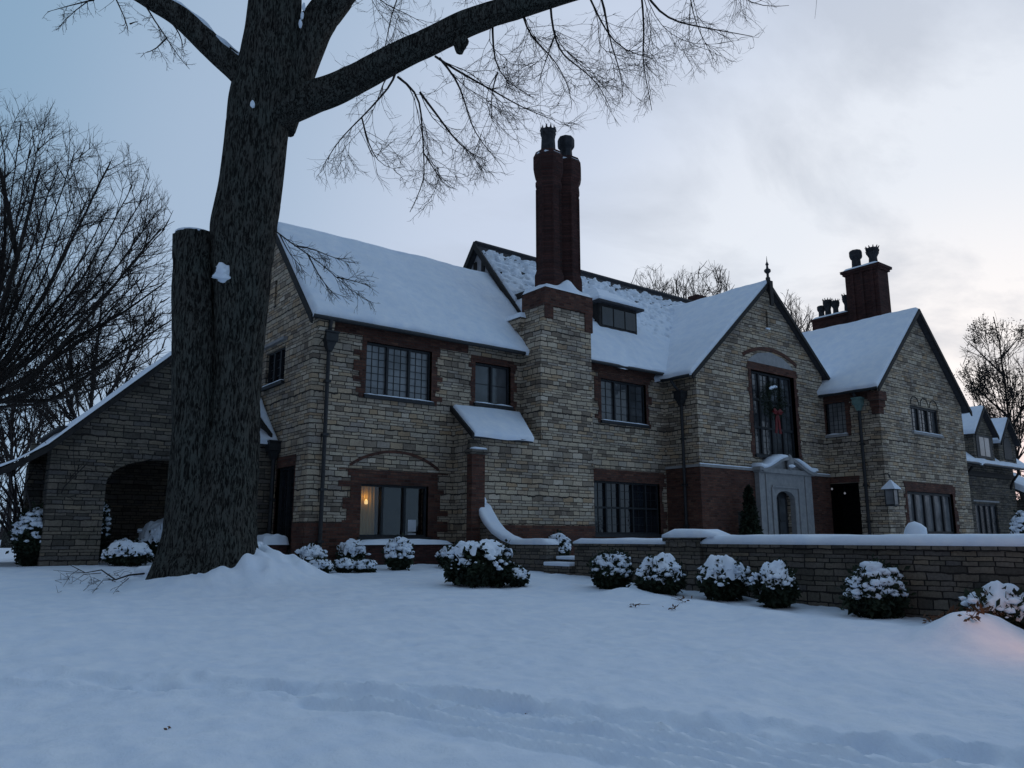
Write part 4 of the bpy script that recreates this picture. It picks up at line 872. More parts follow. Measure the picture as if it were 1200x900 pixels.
for (x,y,w,h,st,lb,sd) in SH:
    pos=None
    if sd==41: q=P(190,640,Y=3.4); pos=(q[0]-.2,3.4,gz0(q[0],3.4))
    if sd==42: q=P(130,640,Y=2.9); pos=(q[0]+.1,2.6,gz0(q[0],3.0))
    if sd==43: q=P(1206,620,D=24); pos=(q[0],q[1],gz0(q[0],q[1]))
    if sd==28: q=G(1158,736); pos=(3.92-.33,-14.22-.43,.3)
    if sd in (35,36): q=P(x,655,Y=-1.9); pos=(q[0],-2.3,gz0(q[0],-2.3))
    big=sd in range(20,29)
    shrub(x,y,w,h,st,lb,seed=sd,pos=pos,n=7000 if big else 2600,group='snow covered shrubs before the house and wall')
q=P(655,650,X=6.2); shrub(655,655,30,34,'open','snowy shrub seen through the gap in the garden wall',seed=51,pos=(q[0],q[1],1.0),n=2600,group='snow covered shrubs before the house and wall')
# conifer in a pot left of the door
q=P(880,630,Y=-2.1); CT=root('potted_conifer','narrow dark conifer standing left of the limestone doorway','shrub',(q[0],-2.1,.95)); mb=MB(); rs=np.random.default_rng(5); n=3500; t=rs.uniform(0,1,n); w=rs.uniform(0,6.28,n); r_=(.42*(1-t)+.03)*rs.uniform(.3,1,n)**.5; leaves(mb,np.stack([q[0]+r_*np.cos(w),-2.1+r_*np.sin(w),1.3+t*2.0],1),.13,rs,.2); mb.tube([(q[0],-2.1,.9),(q[0],-2.1,3.1)],[.04,.01],6); mb.build('foliage',LEAF,CT); mb=MB(); mb.lathe((q[0],-2.1,.85),[(.18,0),(.25,.4),(.28,.42),(.28,.48)],12); mb.build('pot',POT,CT)
# snow topped garden urn behind the wall
q=P(1073,625,D=21); UR=root('garden_urn','snow domed garden urn just above the terrace wall top','urn',(q[0],q[1],.8)); mb=MB(); mb.lathe((q[0],q[1],.7),[(.2,0),(.2,.1),(.08,.2),(.1,.5),(.28,.8),(.3,.95)],14); mb.build('bowl',LIME,UR,smooth=True); mb=MB(); mb.blob((q[0],q[1],1.72),(.29,.29,.28),2,2,.15); mb.build('snow_cap',SNOW,UR,smooth=True)
# landscape light buried in snow at the right, its warm glow on the mound
q=G(1232,772); LL=root('garden_floodlight','small warm garden floodlight in the snow at right of the wall','lamp',(q[0],q[1],gz0(q[0],q[1])+.15)); z=gz0(q[0],q[1])+.40
mb=MB(); mb.tube([(q[0],q[1],z-.6),(q[0],q[1],z)],.02,8); mb.lathe((q[0],q[1],z),[(.05,0),(.09,.02),(.1,.14),(.08,.15)],12); mb.build('housing',METAL,LL); mb=MB(); mb.lathe((q[0],q[1],z+.151),[(.075,0),(.06,.02),(0,.03)],12); mb.build('lens',BULB,LL)
pl=bpy.data.lights.new('floodlight_glow','POINT'); pl.energy=6.5; pl.color=(1,.46,.25); pl.shadow_soft_size=.08; po=bpy.data.objects.new('floodlight_glow',pl); COL.objects.link(po); po.location=(q[0]-.1,q[1]+.1,z+.45)

# ------------------------------------------------------------------ trees
def colonize(attr,nodes,parent,step,infl,kill,iters,bias=None,wob=.15,rs=None):
    nodes=[np.array(n,float) for n in nodes]; parent=list(parent); A=np.array(attr); rs=rs or np.random.default_rng(1)
    nd=np.full(len(A),1e9); ni=np.zeros(len(A),int); alive=np.ones(len(A),bool); new=list(range(len(nodes)))
    for it in range(iters):
        if new:
            Nn=np.array([nodes[i] for i in new]); d=np.linalg.norm(A[:,None,:]-Nn[None],axis=2); m=d.argmin(1); dm=d[np.arange(len(A)),m]; up=dm<nd; nd[up]=dm[up]; ni[up]=np.array(new)[m[up]]
        alive&=nd>kill
        act=np.where(alive&(nd<infl))[0]
        if len(act)==0: break
        new=[]
        order=np.argsort(ni[act]); act=act[order]; keys,st=np.unique(ni[act],return_index=True); st=list(st)+[len(act)]
        for q,k in enumerate(keys):
            v=A[act[st[q]:st[q+1]]]-nodes[k]; v=(v/np.linalg.norm(v,axis=1)[:,None]).mean(0)
            if bias is not None: v=v+bias
            if parent[k]>=0: pv=nodes[k]-nodes[parent[k]]; v=v+.55*pv/(np.linalg.norm(pv)+1e-9)
            v=v+rs.normal(size=3)*wob; v/=np.linalg.norm(v)+1e-9
            nodes.append(nodes[k]+v*step); parent.append(k); new.append(len(nodes)-1)
        if len(nodes)>9000: break
    return np.array(nodes),np.array(parent)
def skel_mesh(mb,nodes,parent,r0,rmax,ex=2.4,sides=4,start=0,fixed=None):
    n=len(nodes); rad=np.zeros(n); ch=[[] for _ in range(n)]
    for i in range(n):
        if parent[i]>=0: ch[parent[i]].append(i)
    for i in range(n-1,-1,-1):
        s=sum(rad[c]**ex for c in ch[i]); rad[i]=max(r0,s**(1/ex)*1.0+r0*.03)
    rad=np.minimum(rad,rmax)
    starts=[i for i in range(n) if parent[i]<0]; stack=[(i,None) for i in starts]
    while stack:
        i,pr=stack.pop(); chain=([nodes[pr]] if pr is not None else [])+[nodes[i]]; rr=([min(rad[pr],rad[i]*1.15)] if pr is not None else [])+[rad[i]]; cur=i
        while ch[cur]:
            cs=sorted(ch[cur],key=lambda c:-rad[c]); 
            for c in cs[1:]: stack.append((c,cur))
            cur=cs[0]; chain.append(nodes[cur]); rr.append(rad[cur])
        if len(chain)>1 and (fixed is None or i>=fixed or pr is not None or True): mb.tube(chain,rr,sides if max(rr)<.05 else 7,cap=False)
    return rad,ch
def sprigs(mb,nodes,rad,par,thr,n,length,r,rs,droop=0.):
    idx=np.where(rad<=thr)[0]
    for i in rs.choice(idx,min(n,len(idx)*3),replace=True):
        if par[i]<0: continue
        d=nodes[i]-nodes[par[i]]; d/=np.linalg.norm(d)+1e-9; p=nodes[i].copy(); v=d+rs.normal(size=3)*.55; l=length*rs.uniform(.5,1.3); pts=[p]
        for k in range(3): v=v/np.linalg.norm(v)+rs.normal(size=3)*.22+np.array([0,0,-droop]); p=p+v/np.linalg.norm(v)*l/3; pts.append(p)
        mb.tube(pts,[r,r*.8,r*.6,r*.35],3,cap=False)

def vtubes(mb,Pn,r0,r1):
    n,K,_=Pn.shape; T=np.gradient(Pn,axis=1); T/=np.linalg.norm(T,axis=2)[...,None]+1e-9
    ref=np.tile(np.array([.31,.52,.79]),(n,1))[:,None,:]; A=np.cross(T,ref); A/=np.linalg.norm(A,axis=2)[...,None]+1e-9; B=np.cross(T,A)
    rad=(np.asarray(r0)[:,None]*(1-np.linspace(0,1,K)[None])+np.asarray(r1)[:,None]*np.linspace(0,1,K)[None])[...,None]
    ring=np.stack([Pn+rad*(math.cos(w)*A+math.sin(w)*B) for w in (0,2.094,4.189)],2)
    base=len(mb.v); mb.v+=[tuple(q) for q in ring.reshape(-1,3).tolist()]
    idx=base+np.arange(n*K*3).reshape(n,K,3); a=idx[:,:-1,:]; b=idx[:,1:,:]; f=np.stack([a,np.roll(a,-1,2),np.roll(b,-1,2),b],-1).reshape(-1,4); mb.f+=[tuple(q) for q in f.tolist()]
def pinside(pts,poly):
    d=pts-C; k=d@FW; x=600+FPX*(d@Rh)/k; y=450-FPX*(d@UPV)/k; c=np.zeros(len(pts),bool); j=len(poly)-1
    for i in range(len(poly)):
        xi,yi=poly[i]; xj,yj=poly[j]; t=((yi>y)!=(yj>y))&(x<(xj-xi)*(y-yi)/((yj-yi) or 1e-9)+xi); c^=t; j=i
    return c
def ramify(mb,polys,radii,levels,rs,poly=None,bias=(0,0,0),K=6,curl=.12,keep=.12):
    # polys: list of point arrays (the measured boughs); each level: (spacing, length, angle, radius)
    segs=[];
    for pl_,r in zip(polys,radii):
        pl_=np.array(pl_,float); L_=np.linalg.norm(np.diff(pl_,axis=0),axis=1); cum=np.concatenate([[0],np.cumsum(L_)]); tot=cum[-1]
        q=np.linspace(0,tot,max(6,int(tot/.25))); sm=np.stack([np.interp(q,cum,pl_[:,c]) for c in range(3)],1)
        for _ in range(2): sm[1:-1]=(sm[:-2]+2*sm[1:-1]+sm[2:])/4
        sm[1:]+=np.cumsum(rs.normal(size=(len(sm)-1,3))*.006*max(1,tot/4),0)*.5
        mb.tube(list(sm),list(np.linspace(r,r*.25,len(sm))),6,cap=False); segs.append((sm,tot,r))
    par=None
    for li,(sp,ln,ang,r) in enumerate(levels):
        if par is None:
            P0=[];D0=[];T0=[];R0=[]
            for sm,tot,rr in segs:
                n=int(tot/sp); t=np.sort(rs.uniform(.12,1,n)); f=t*(len(sm)-1); i=np.minimum(f.astype(int),len(sm)-2); w=(f-i)[:,None]; P0.append(sm[i]*(1-w)+sm[i+1]*w); d=sm[i+1]-sm[i]; D0.append(d/np.linalg.norm(d,axis=1)[:,None]); T0.append(t); R0.append(np.full(n,rr)*(1-.7*t))
            P0=np.concatenate(P0);D0=np.concatenate(D0);T0=np.concatenate(T0)
        else:
            m=len(par); n=int(m*parL.mean()/sp); k=rs.choice(m,n,p=parL/parL.sum()); t=rs.uniform(.1,1,n); f=t*(K-1); i=np.minimum(f.astype(int),K-2); w=(f-i)[:,None]; P0=par[k,i]*(1-w)+par[k,i+1]*w; d=par[k,i+1]-par[k,i]; D0=d/np.linalg.norm(d,axis=1)[:,None]; T0=t
        n=len(P0); e=rs.normal(size=(n,3)); e-=D0*(e*D0).sum(1)[:,None]; e/=np.linalg.norm(e,axis=1)[:,None]; an=math.radians(ang)*rs.uniform(.6,1.35,n)[:,None]; v=D0*np.cos(an)+e*np.sin(an)
        l=ln*(1.1-.75*T0)*rs.uniform(.55,1.4,n); pts=[P0]; p=P0.copy(); B_=np.array(bias)
        for q in range(K-1):
            v=v+rs.normal(size=(n,3))*curl+B_; v/=np.linalg.norm(v,axis=1)[:,None]; p=p+v*(l/(K-1))[:,None]; pts.append(p.copy())
        par=np.stack(pts,1); parL=l
        if poly is not None:
            ok=pinside(par[:,-1],poly)|(rs.random(n)<keep*(li>=len(levels)-1)); par=par[ok]; parL=parL[ok]
        vtubes(mb,par,np.full(len(par),r),np.full(len(par),r*.45))
# --- the great tree
TD=15.3
def tp(x,y,D=TD): return P(x,y,D=D)
GT=root('great_tree','huge bare deciduous tree with a sawn off second stem on the lawn','tree',(TX,TY,gz0(TX,TY)))
def trunk_mesh(mb,rows,n=64,seed=0,flare=None):
    # rows (px centre, px y, px radius, depth)
    cs=[tp(a,b,d) for a,b,r,d in rows]; rad=[r*mpp(b,d) for a,b,r,d in rows]
    Q=[];R2=[]
    for i in range(len(cs)-1):
        k=max(2,int(np.linalg.norm(cs[i+1]-cs[i])/.06))
        for t in np.linspace(0,1,k,endpoint=False): s=t; Q.append(cs[i]*(1-s)+cs[i+1]*s); R2.append(rad[i]*(1-s)+rad[i+1]*s)
    Q.append(cs[-1]); R2.append(rad[-1]); Q=np.array(Q); R2=np.array(R2)
    ker=np.ones(9)/9
    if len(Q)>20:
        for c in range(3): Q[4:-4,c]=np.convolve(Q[:,c],ker,'valid')
        R2[4:-4]=np.convolve(R2,ker,'valid')
    rings=[]; ref=np.array([0,0,1.]); t0=Q[1]-Q[0]
    if abs(t0[2])>.8*np.linalg.norm(t0): ref=Rh.copy()
    for i,p in enumerate(Q):
        t=Q[min(i+2,len(Q)-1)]-Q[max(i-2,0)]; t/=np.linalg.norm(t); a=np.cross(t,ref); a/=np.linalg.norm(a); b=np.cross(t,a); ref=np.cross(a,t); ring=[]
        for j in range(n):
            w=2*math.pi*j/n; c,s=math.cos(w),math.sin(w)
            rdg=abs(noise.noise(Vector((c*R2[i]*13,s*R2[i]*13,p[2]*1.1+seed))))*1.4+abs(noise.noise(Vector((c*R2[i]*5,s*R2[i]*5,p[2]*.45+seed))))*.9
            k=1+.06*noise.noise(Vector((c*1.5,s*1.5,p[2]*.6+seed)))
            if flare: k+=flare(w,p[2])
            rr_=R2[i]*k-min(.055,R2[i]*.18)*(1-min(1,rdg*1.7))+.01
            ring.append(p+rr_*(c*a+s*b))
        rings.append(ring)
    mb.loft(rings); return Q,R2
gz_=gz0(TX,TY)
fl=lambda w,z:.20*max(0,1-(z-gz_+.1)/.75)**2*(.5+.5*math.cos(5*w+1))+.08*max(0,1-(z-gz_)/1.5)
mb=MB(); Q,R2=trunk_mesh(mb,[(248,725,64,TD),(248,690,54,TD),(253,660,46,TD),(260,600,38,TD),(275,487,28,TD+.05),(281,407,27.5,TD+.05),(284,337,30.5,TD),(285,273,37,TD),(293,225,35,TD),(300,160,35,TD),(305,120,35.5,TD),(316,80,34.5,TD),(321,40,31,TD),(324,0,29.5,TD),(327,-50,28,TD),(330,-140,25,TD),(338,-260,18,TD+.3)],72,1,fl); tk=mb.build('trunk',BARK,GT,smooth=True)
mb=MB(); trunk_mesh(mb,[(226,725,50,TD-.15),(226,685,44,TD-.15),(228,640,37,TD-.12),(229,600,33,TD-.1),(230,500,26.5,TD-.08),(229,400,25,TD-.05),(228.5,340,24.5,TD),(228.5,277,23.5,TD)],56,5,fl); ss=mb.build('sawn_stem',BARK,GT,smooth=True,label='sawn off left stem with snow on its flat top')
q=tp(228.5,276); r_=23.5*mpp(277,TD); mb=MB(); mb.lathe((q[0],q[1],q[2]-.02),[(r_*.96,0),(r_*.93,.05),(r_*.6,.09),(0,.1)],18); mb.build('snow_patch',SNOW,ss,smooth=True)
mb=MB(); q=tp(262,318,TD-.5); mb.blob(q,(.15,.14,.15),3,3,.6,1.6); mb.blob(q+np.array([-.02,0,-.12]),(.17,.13,.09),5,3,.6,1.9); mb.build('snow_patch',SNOW,GT,smooth=True)
mb=MB(); Q2,R22=trunk_mesh(mb,[(325,150,20,TD+.1),(341,100,22,TD+.1),(352,70,21,TD+.15),(370,28,20,TD+.2),(394,0,18,TD+.2),(425,-40,16,TD+.2),(480,-110,14,TD+.2),(560,-190,11,TD+.1)],32,9); mb.build('limb',BARK,GT,smooth=True,label='second upright limb leaning right')
mb=MB(); Q3,R23=trunk_mesh(mb,[(300,150,15,TD-.1),(335,127,19.5,TD-.15),(365,114,18,TD-.2),(393,105,17,TD-.3),(430,86,16.2,TD-.4),(468,66,16,TD-.5),(505,49,15.6,TD-.55),(545,28,15.2,TD-.6),(585,14,14,TD-.6),(620,4,12.5,TD-.6),(660,-10,13,TD-.6),(740,-30,10,TD-.5),(850,-40,6,TD-.4),(930,-45,3,TD-.3)],36,13); lr=mb.build('limb',BARK,GT,smooth=True,label='thick low limb reaching right over the house')
mb=MB(); q=tp(540,50,TD-.6); mb.blob(q,(.16,.16,.2),4,3,.4); mb.build('knot',BARK,lr,smooth=True)
mb=MB(); Q4,R24=trunk_mesh(mb,[(302,115,14,TD-.05),(282,84,15,TD-.05),(263,68,14.5,TD-.1),(247,54,13.5,TD-.2),(228,34,13.5,TD-.3),(205,14,12,TD-.4),(180,3,10,TD-.5),(160,-10,9,TD-.6),(110,-30,7,TD-.7),(40,-60,4,TD-.8)],30,17); ll=mb.build('limb',BARK,GT,smooth=True,label='curved limb reaching left')
def limbsnow(par,Qs,Rs,i0,i1,w=.45,h=.05,seed=0):
    mb=MB(); rr=[]; idx=list(range(i0,i1,2))
    for k,i in enumerate(idx):
        p=Qs[i]; r=Rs[i]; t=Qs[i+1]-Qs[i]; t/=np.linalg.norm(t); s=np.cross(t,[0,0,1.]); s/=np.linalg.norm(s); u=np.cross(s,t); e=min(1,min(k,len(idx)-1-k)/2.5)*(1+.6*nz(i*.2,seed)); ww=r*w*max(.12,e)
        row=[p+u*(math.sqrt(max(0,r*r-(c*ww)**2))-.03)+s*c*ww+u*(h+.03)*max(.05,e)*math.sqrt(max(0,1-c*c)) for c in np.linspace(-1,1,9)]; rr.append(row)
    mb.loft(rr,cap=False,closed=False); mb.build('snow_line',SNOW,par,smooth=True)
def near(Qs,x,y,D=TD):
    p=tp(x,y,D); return int(np.linalg.norm(Qs-p,axis=1).argmin())
limbsnow(lr,Q3,R23,near(Q3,345,120),near(Q3,372,110),.8,.10); limbsnow(lr,Q3,R23,near(Q3,380,106),near(Q3,600,8),.4,.035,4)
limbsnow(ll,Q4,R24,near(Q4,288,92),near(Q4,190,6),.6,.05,7)
mb=MB(); q=tp(352,34,TD-.1); 
for k,(x,y) in enumerate(((356,8),(354,18),(352,28))): mb.blob(tp(x,y,TD-.35),(.035,.04,.10),k,2,.4)
mb.blob(tp(296,122,TD-.62),(.05,.03,.09),9,2,.3); mb.build('snow_patch',SNOW,GT,smooth=True)
# hanging twigs of the right limb: primaries measured, the rest grown into the hanging volume
rs=np.random.default_rng(12)
prim=[[(464,84),(466,90),(450,110),(424,138),(395,165),(376,200)],[(424,138),(430,165),(445,195),(462,198)],[(466,90),(478,100),(492,108),(494,140),(497,180),(497,215),(480,250)],[(492,108),(516,140),(530,160),(548,178),(572,190)],[(497,180),(510,200),(522,222),(536,222)],
[(510,66),(530,80),(548,90),(580,108),(615,128),(650,142)],[(515,68),(540,100),(545,125),(552,150),(562,165),(585,192)],[(577,22),(578,60),(583,85),(600,100),(622,112)],[(583,85),(575,110),(577,140)],[(645,5),(648,40),(655,60),(668,72),(690,88),(705,105),(716,132)],[(650,42),(640,70),(632,95)],[(690,-5),(705,25),(718,50),(735,62),(765,68)],[(750,-18),(756,30),(753,60),(756,85),(765,130)],[(755,-10),(772,15),(790,25),(830,33),(882,42)],[(805,-30),(812,20),(825,50),(842,78)],[(860,-40),(865,0),(905,10),(925,6)],
[(700,-20),(712,30),(716,60),(728,80),(730,115)],[(610,6),(618,40),(640,60),(658,80),(668,110)],[(560,-190),(520,-80),(470,-20),(455,30),(452,60),(440,90)],[(560,-190),(590,-60),(600,-10),(596,0)],[(425,-40),(440,0),(475,15),(500,30)],[(480,-110),(520,-50),(560,-15),(575,0)]]
pol=[];rad0=[]
for ch_ in prim:
    dd=TD-.5+rs.uniform(-.15,.15); pol.append([tp(x,y,dd+rs.uniform(-.3,.3)*min(1,k/2)) for k,(x,y) in enumerate(ch_)]); rad0.append(.026 if len(ch_)>4 else .017)
ENV=[(338,120),(330,165),(345,182),(380,225),(430,212),(480,268),(530,237),(575,222),(605,207),(640,165),(700,157),(740,148),(768,145),(800,114),(840,97),(885,54),(915,20),(915,-300),(330,-300)]
mb=MB(); pol+=[[p+rs.normal(size=3)*np.array([.28,.28,.22])*min(1,k/2) for k,p in enumerate(q)] for q in pol]; rad0+=[.010]*len(rad0)
ramify(mb,pol,rad0,[(.26,1.15,34,.0062),(.19,.58,42,.0040),(.18,.30,46,.0030)],rs,ENV,(0,0,-.045),curl=.20)
mb.build('twigs',TWIG,lr,smooth=True)
# left limb twigs, short and crooked
prim=[[(165,-2),(180,22),(195,45),(205,62),(222,82)],[(195,45),(180,60),(170,62)],[(200,25),(212,40),(215,60)],[(130,-15),(140,10),(152,28),(150,42)],[(125,-20),(110,0),(85,12),(66,36)],[(110,0),(95,3),(55,14)],[(152,28),(162,25)]]
pol=[[tp(x,y,TD-.5+rs.uniform(-.15,.15)) for x,y in ch_] for ch_ in prim]
mb=MB(); ramify(mb,pol,[.018]*len(pol),[(.16,.5,50,.0065),(.12,.26,50,.0042),(.1,.13,50,.003)],rs,[(40,-60),(45,40),(70,48),(100,20),(140,50),(160,85),(190,85),(228,95),(245,60),(200,-60)],(0,0,-.02),curl=.22); mb.build('twigs',TWIG,ll,smooth=True)
# drooping branch on the right of the trunk, in front of the roof
prim=[[(312,262),(328,275),(345,288),(360,297),(378,310),(395,325),(415,345),(432,352)],[(345,288),(362,288),(385,300),(410,308)],[(360,297),(372,320),(385,340),(398,350)],[(395,325),(412,328),(430,333)],[(328,275),(340,300),(352,310)]]
pol=[[tp(x,y,TD-.1+rs.uniform(-.12,.12)) for x,y in ch_] for ch_ in prim]
mb=MB(); ramify(mb,pol,[.016]*len(pol),[(.12,.6,30,.006),(.10,.3,32,.004),(.1,.15,35,.003)],rs,[(325,255),(345,270),(400,285),(445,320),(448,372),(400,368),(345,325)],(0,0,-.02),curl=.12); mb.build('drooping_branch',TWIG,GT,smooth=True)
# snow heaped round the foot
mb=MB(); r0=random.Random(5)
for k in range(46):
    w=r0.uniform(3.4,6.1) if k<34 else r0.uniform(0,6.28); d=r0.uniform(.85,1.15); x,y=TX-.15+d*math.cos(w),TY+d*.9*math.sin(w)-.05; s=r0.uniform(.05,.16); mb.blob((x,y,gheight(x,y)+s*.35),(s*1.5,s*1.5,s*.95),k,2,.5,1.8)
mb.build('foot_snow',SNOW,GT,smooth=True)

# --- background bare trees
def bg_tree(name,label,base,poly,D,thick,natt,step,infl,kill,primaries,rt,dep=2.5,sprig=1500,sl=.5,group=None,rmax=.3,mt=None,seed=0,leafy=0,fan=14):
    rs=np.random.default_rng(seed); q=tp(*base,D); T=root(name,label,'tree',(q[0],q[1],gz0(q[0],q[1])),group)
    P2=[(float(x),float(y)) for x,y in poly]
    def inside(x,y):
        c=False; j=len(P2)-1
        for i in range(len(P2)):
            if (P2[i][1]>y)!=(P2[j][1]>y) and x<(P2[j][0]-P2[i][0])*(y-P2[i][1])/(P2[j][1]-P2[i][1])+P2[i][0]: c=not c
            j=i
        return c
    pol=[];ra=[]; extra=[]
    hub=primaries[0][min(1,len(primaries[0])-2)]; cx_=sum(p[0] for p in P2)/len(P2); cy_=sum(p[1] for p in P2)/len(P2)
    for k in range(fan):
        u=(k+rs.uniform(.1,.9))/fan*len(P2); i_=int(u)%len(P2); w=u-int(u); tx_=P2[i_][0]*(1-w)+P2[(i_+1)%len(P2)][0]*w; ty_=P2[i_][1]*(1-w)+P2[(i_+1)%len(P2)][1]*w
        if ty_>cy_+(max(p[1] for p in P2)-cy_)*.55: continue
        sft=rs.uniform(.75,.97); tx_,ty_=hub[0]+(tx_-hub[0])*sft,hub[1]+(ty_-hub[1])*sft; b_=rs.uniform(.05,.16)*math.hypot(tx_-hub[0],ty_-hub[1])
        extra.append([hub,(hub[0]+(tx_-hub[0])*.35,hub[1]+(ty_-hub[1])*.35+b_*.6),(hub[0]+(tx_-hub[0])*.7,hub[1]+(ty_-hub[1])*.7+b_*.7),(tx_,ty_)])
    for n_,ch_ in enumerate(list(primaries)+extra):
        off=rs.uniform(-dep*.8,dep*.8); pol.append([tp(x,y,D+off*min(1,k/2)) for k,(x,y) in enumerate(ch_)]); ra.append(rmax if n_==0 else rmax*(.6 if n_<len(primaries) else .38))
    f=natt
    mb=MB(); ramify(mb,pol,ra,[(.75/f,step*5.5,38,rt*4),(.55/f,step*3,38,rt*2.2),(.40/f,step*1.5,36,rt*1.3),(.34/f,step*.8,36,rt)],rs,P2,(0,0,.05),curl=.10,keep=.3); mb.build('crown',mt or TWIGF,T,smooth=True)
    if leafy:
        vv_=np.array(mb.v); pk=vv_[rs.choice(len(vv_)*2//3,leafy)+len(vv_)//3]; cl=np.array([noise.noise(Vector(p)*.6) for p in pk]); pk=pk[cl>-.02]; lm=MB(); leaves(lm,pk+rs.normal(size=pk.shape)*.13,.11,rs,0); lm.build('leaf_clumps',TWIG,T)
    b=tp(*primaries[0][0],D); mb=MB(); mb.tube([(b[0],b[1],gz0(b[0],b[1])-.3),(b[0],b[1],gz0(b[0],b[1])+1),b],[thick*1.5,thick*1.1,thick],12); mb.build('trunk',BARK,T,smooth=True)
    return T
bg_tree('bare_tree','large round crowned bare tree left of the porch','x' and (-60,640),[(-140,120),(-60,95),(30,98),(62,105),(100,135),(150,165),(185,200),(205,235),(212,300),(218,380),(210,430),(120,470),(40,540),(-140,560)],34,.5,1.05,.66,3.2,.55,
 [[(-60,560),(-40,480),(-10,400),(20,300),(45,200)],[(-40,480),(10,420),(60,330),(105,240),(130,190)],[(-40,480),(30,450),(100,380),(150,320),(190,270)],[(-20,470),(60,470),(130,420),(200,375)],[(-10,400),(5,280),(5,180)],[(-50,520),(-70,400),(-60,250)],[(20,300),(0,200),(-20,130)],[(30,450),(80,400),(140,370),(195,330)]],.0062,2.6,5200,.85,'bare winter trees around the house',.20,seed=3,mt=TWIG,fan=30)
bg_tree('bare_tree','slender bare tree rising behind the porch roof','x' and (120,640),[(20,330),(80,300),(160,310),(208,350),(208,440),(100,500),(30,540),(0,470)],44,.25,1.0,.5,3.5,.65,[[(100,600),(104,540),(110,460),(118,380),(122,330)],[(104,540),(80,470),(60,400)],[(106,500),(140,440),(170,380),(190,350)]],.014,2,1500,.9,'bare winter trees around the house',.16,seed=5)
bg_tree('bare_tree','dense bare tree at far left edge low behind the large one','x' and (20,640),[(-60,380),(0,350),(60,390),(80,450),(60,520),(0,560),(-60,560)],50,.25,1.0,.5,3.6,.7,[[(10,620),(12,560),(15,480),(18,420)],[(12,560),(-20,500),(-40,430)],[(12,560),(45,500),(60,440)]],.015,2,1200,.9,'bare winter trees around the house',.15,seed=6)
bg_tree('bare_tree','bare fan shaped treetop above the main ridge','x' and (800,640),[(790,360),(775,330),(800,310),(835,303),(862,320),(860,360),(840,380)],48,.12,.9,.6,3,.55,[[(815,560),(817,420),(820,370),(828,330)],[(817,420),(800,360),(785,335)],[(818,400),(838,350),(852,325)]],.008,1.6,500,.8,'bare winter trees around the house',.05,seed=7,fan=20)
bg_tree('bare_tree','faint bare treetop at the left end above the main ridge','x' and (760,640),[(735,350),(732,325),(750,312),(775,308),(792,330),(790,370)],54,.12,.9,.6,3,.6,[[(765,560),(765,420),(763,370),(760,330)],[(765,430),(748,360),(740,330)],[(765,420),(780,350)]],.008,1.4,450,.8,'bare winter trees around the house',.05,seed=8,fan=16)
bg_tree('bare_tree','bare treetop between entrance gable and low chimney','x' and (935,640),[(905,400),(905,350),(922,335),(945,350),(960,375),(960,410)],50,.12,.9,.6,3,.55,[[(930,560),(930,440),(928,380),(925,350)],[(930,440),(945,385)]],.008,1.2,400,.8,'bare winter trees around the house',.05,seed=9,fan=14)
bg_tree('leafy_tree','tall thin tree with clumped dark foliage at far right','x' and (1192,640),[(1120,440),(1118,405),(1140,375),(1150,362),(1165,360),(1185,372),(1205,380),(1230,420),(1240,480),(1210,520),(1170,510),(1140,480)],46,.2,1.1,.50,3,.5,[[(1200,600),(1192,540),(1183,490),(1176,440),(1170,400),(1163,370)],[(1183,490),(1150,460),(1128,440)],[(1186,500),(1215,450),(1225,420)],[(1176,440),(1150,415),(1135,400)],[(1173,420),(1195,395)],[(1190,530),(1160,505),(1145,490)]],.0065,1.8,900,.6,'bare winter trees around the house',.11,seed=10,mt=TWIG,fan=16,leafy=13000)
# undergrowth stems at the far left of the porch
VB=G(45,664); VS=root('twiggy_shrub','bare many stemmed shrub rising left of the porch pier','shrub',(VB[0],VB[1]+1,gz0(VB[0],VB[1]+1))); mb=MB(); rs=np.random.default_rng(9)
for i in range(26):
    w=rs.uniform(0,6.28); p=np.array([VB[0]+.2*math.cos(w),VB[1]+1+.2*math.sin(w),VB[2]-.1]); v=np.array([math.cos(w)*.35,math.sin(w)*.35,1.]); pts=[p]
    for k in range(8): v=v/np.linalg.norm(v)+rs.normal(size=3)*.13; p=p+v/np.linalg.norm(v)*.36; pts.append(p)
    mb.tube(pts,list(np.linspace(.045,.006,9)),5,cap=False)
    for k in (3,5,6,7):
        a=pts[k]; u=rs.normal(size=3)*.5+np.array([0,0,.6]); mb.tube([a,a+u*.4,a+u*.7+rs.normal(size=3)*.1],[.012,.008,.003],3,cap=False)
mb.build('stems',TWIGF,VS,smooth=True)
for i,(x,y,w,h,lb) in enumerate(((8,660,46,66,'dark evergreen bush at the left edge of the photo'),(62,658,46,80,'dark tall bush tucked against the left porch pier'))):
    g=G(x,y); g[1]+=2.6-g[1]*0 if i==0 else 0; 
    shrub(x,y,w,h,'open',lb,seed=60+i,pos=(g[0]-(0 if i==0 else -.05),3.2 if i else 2.5,gz0(g[0],3)),n=5000,group='snow covered shrubs before the house and wall')
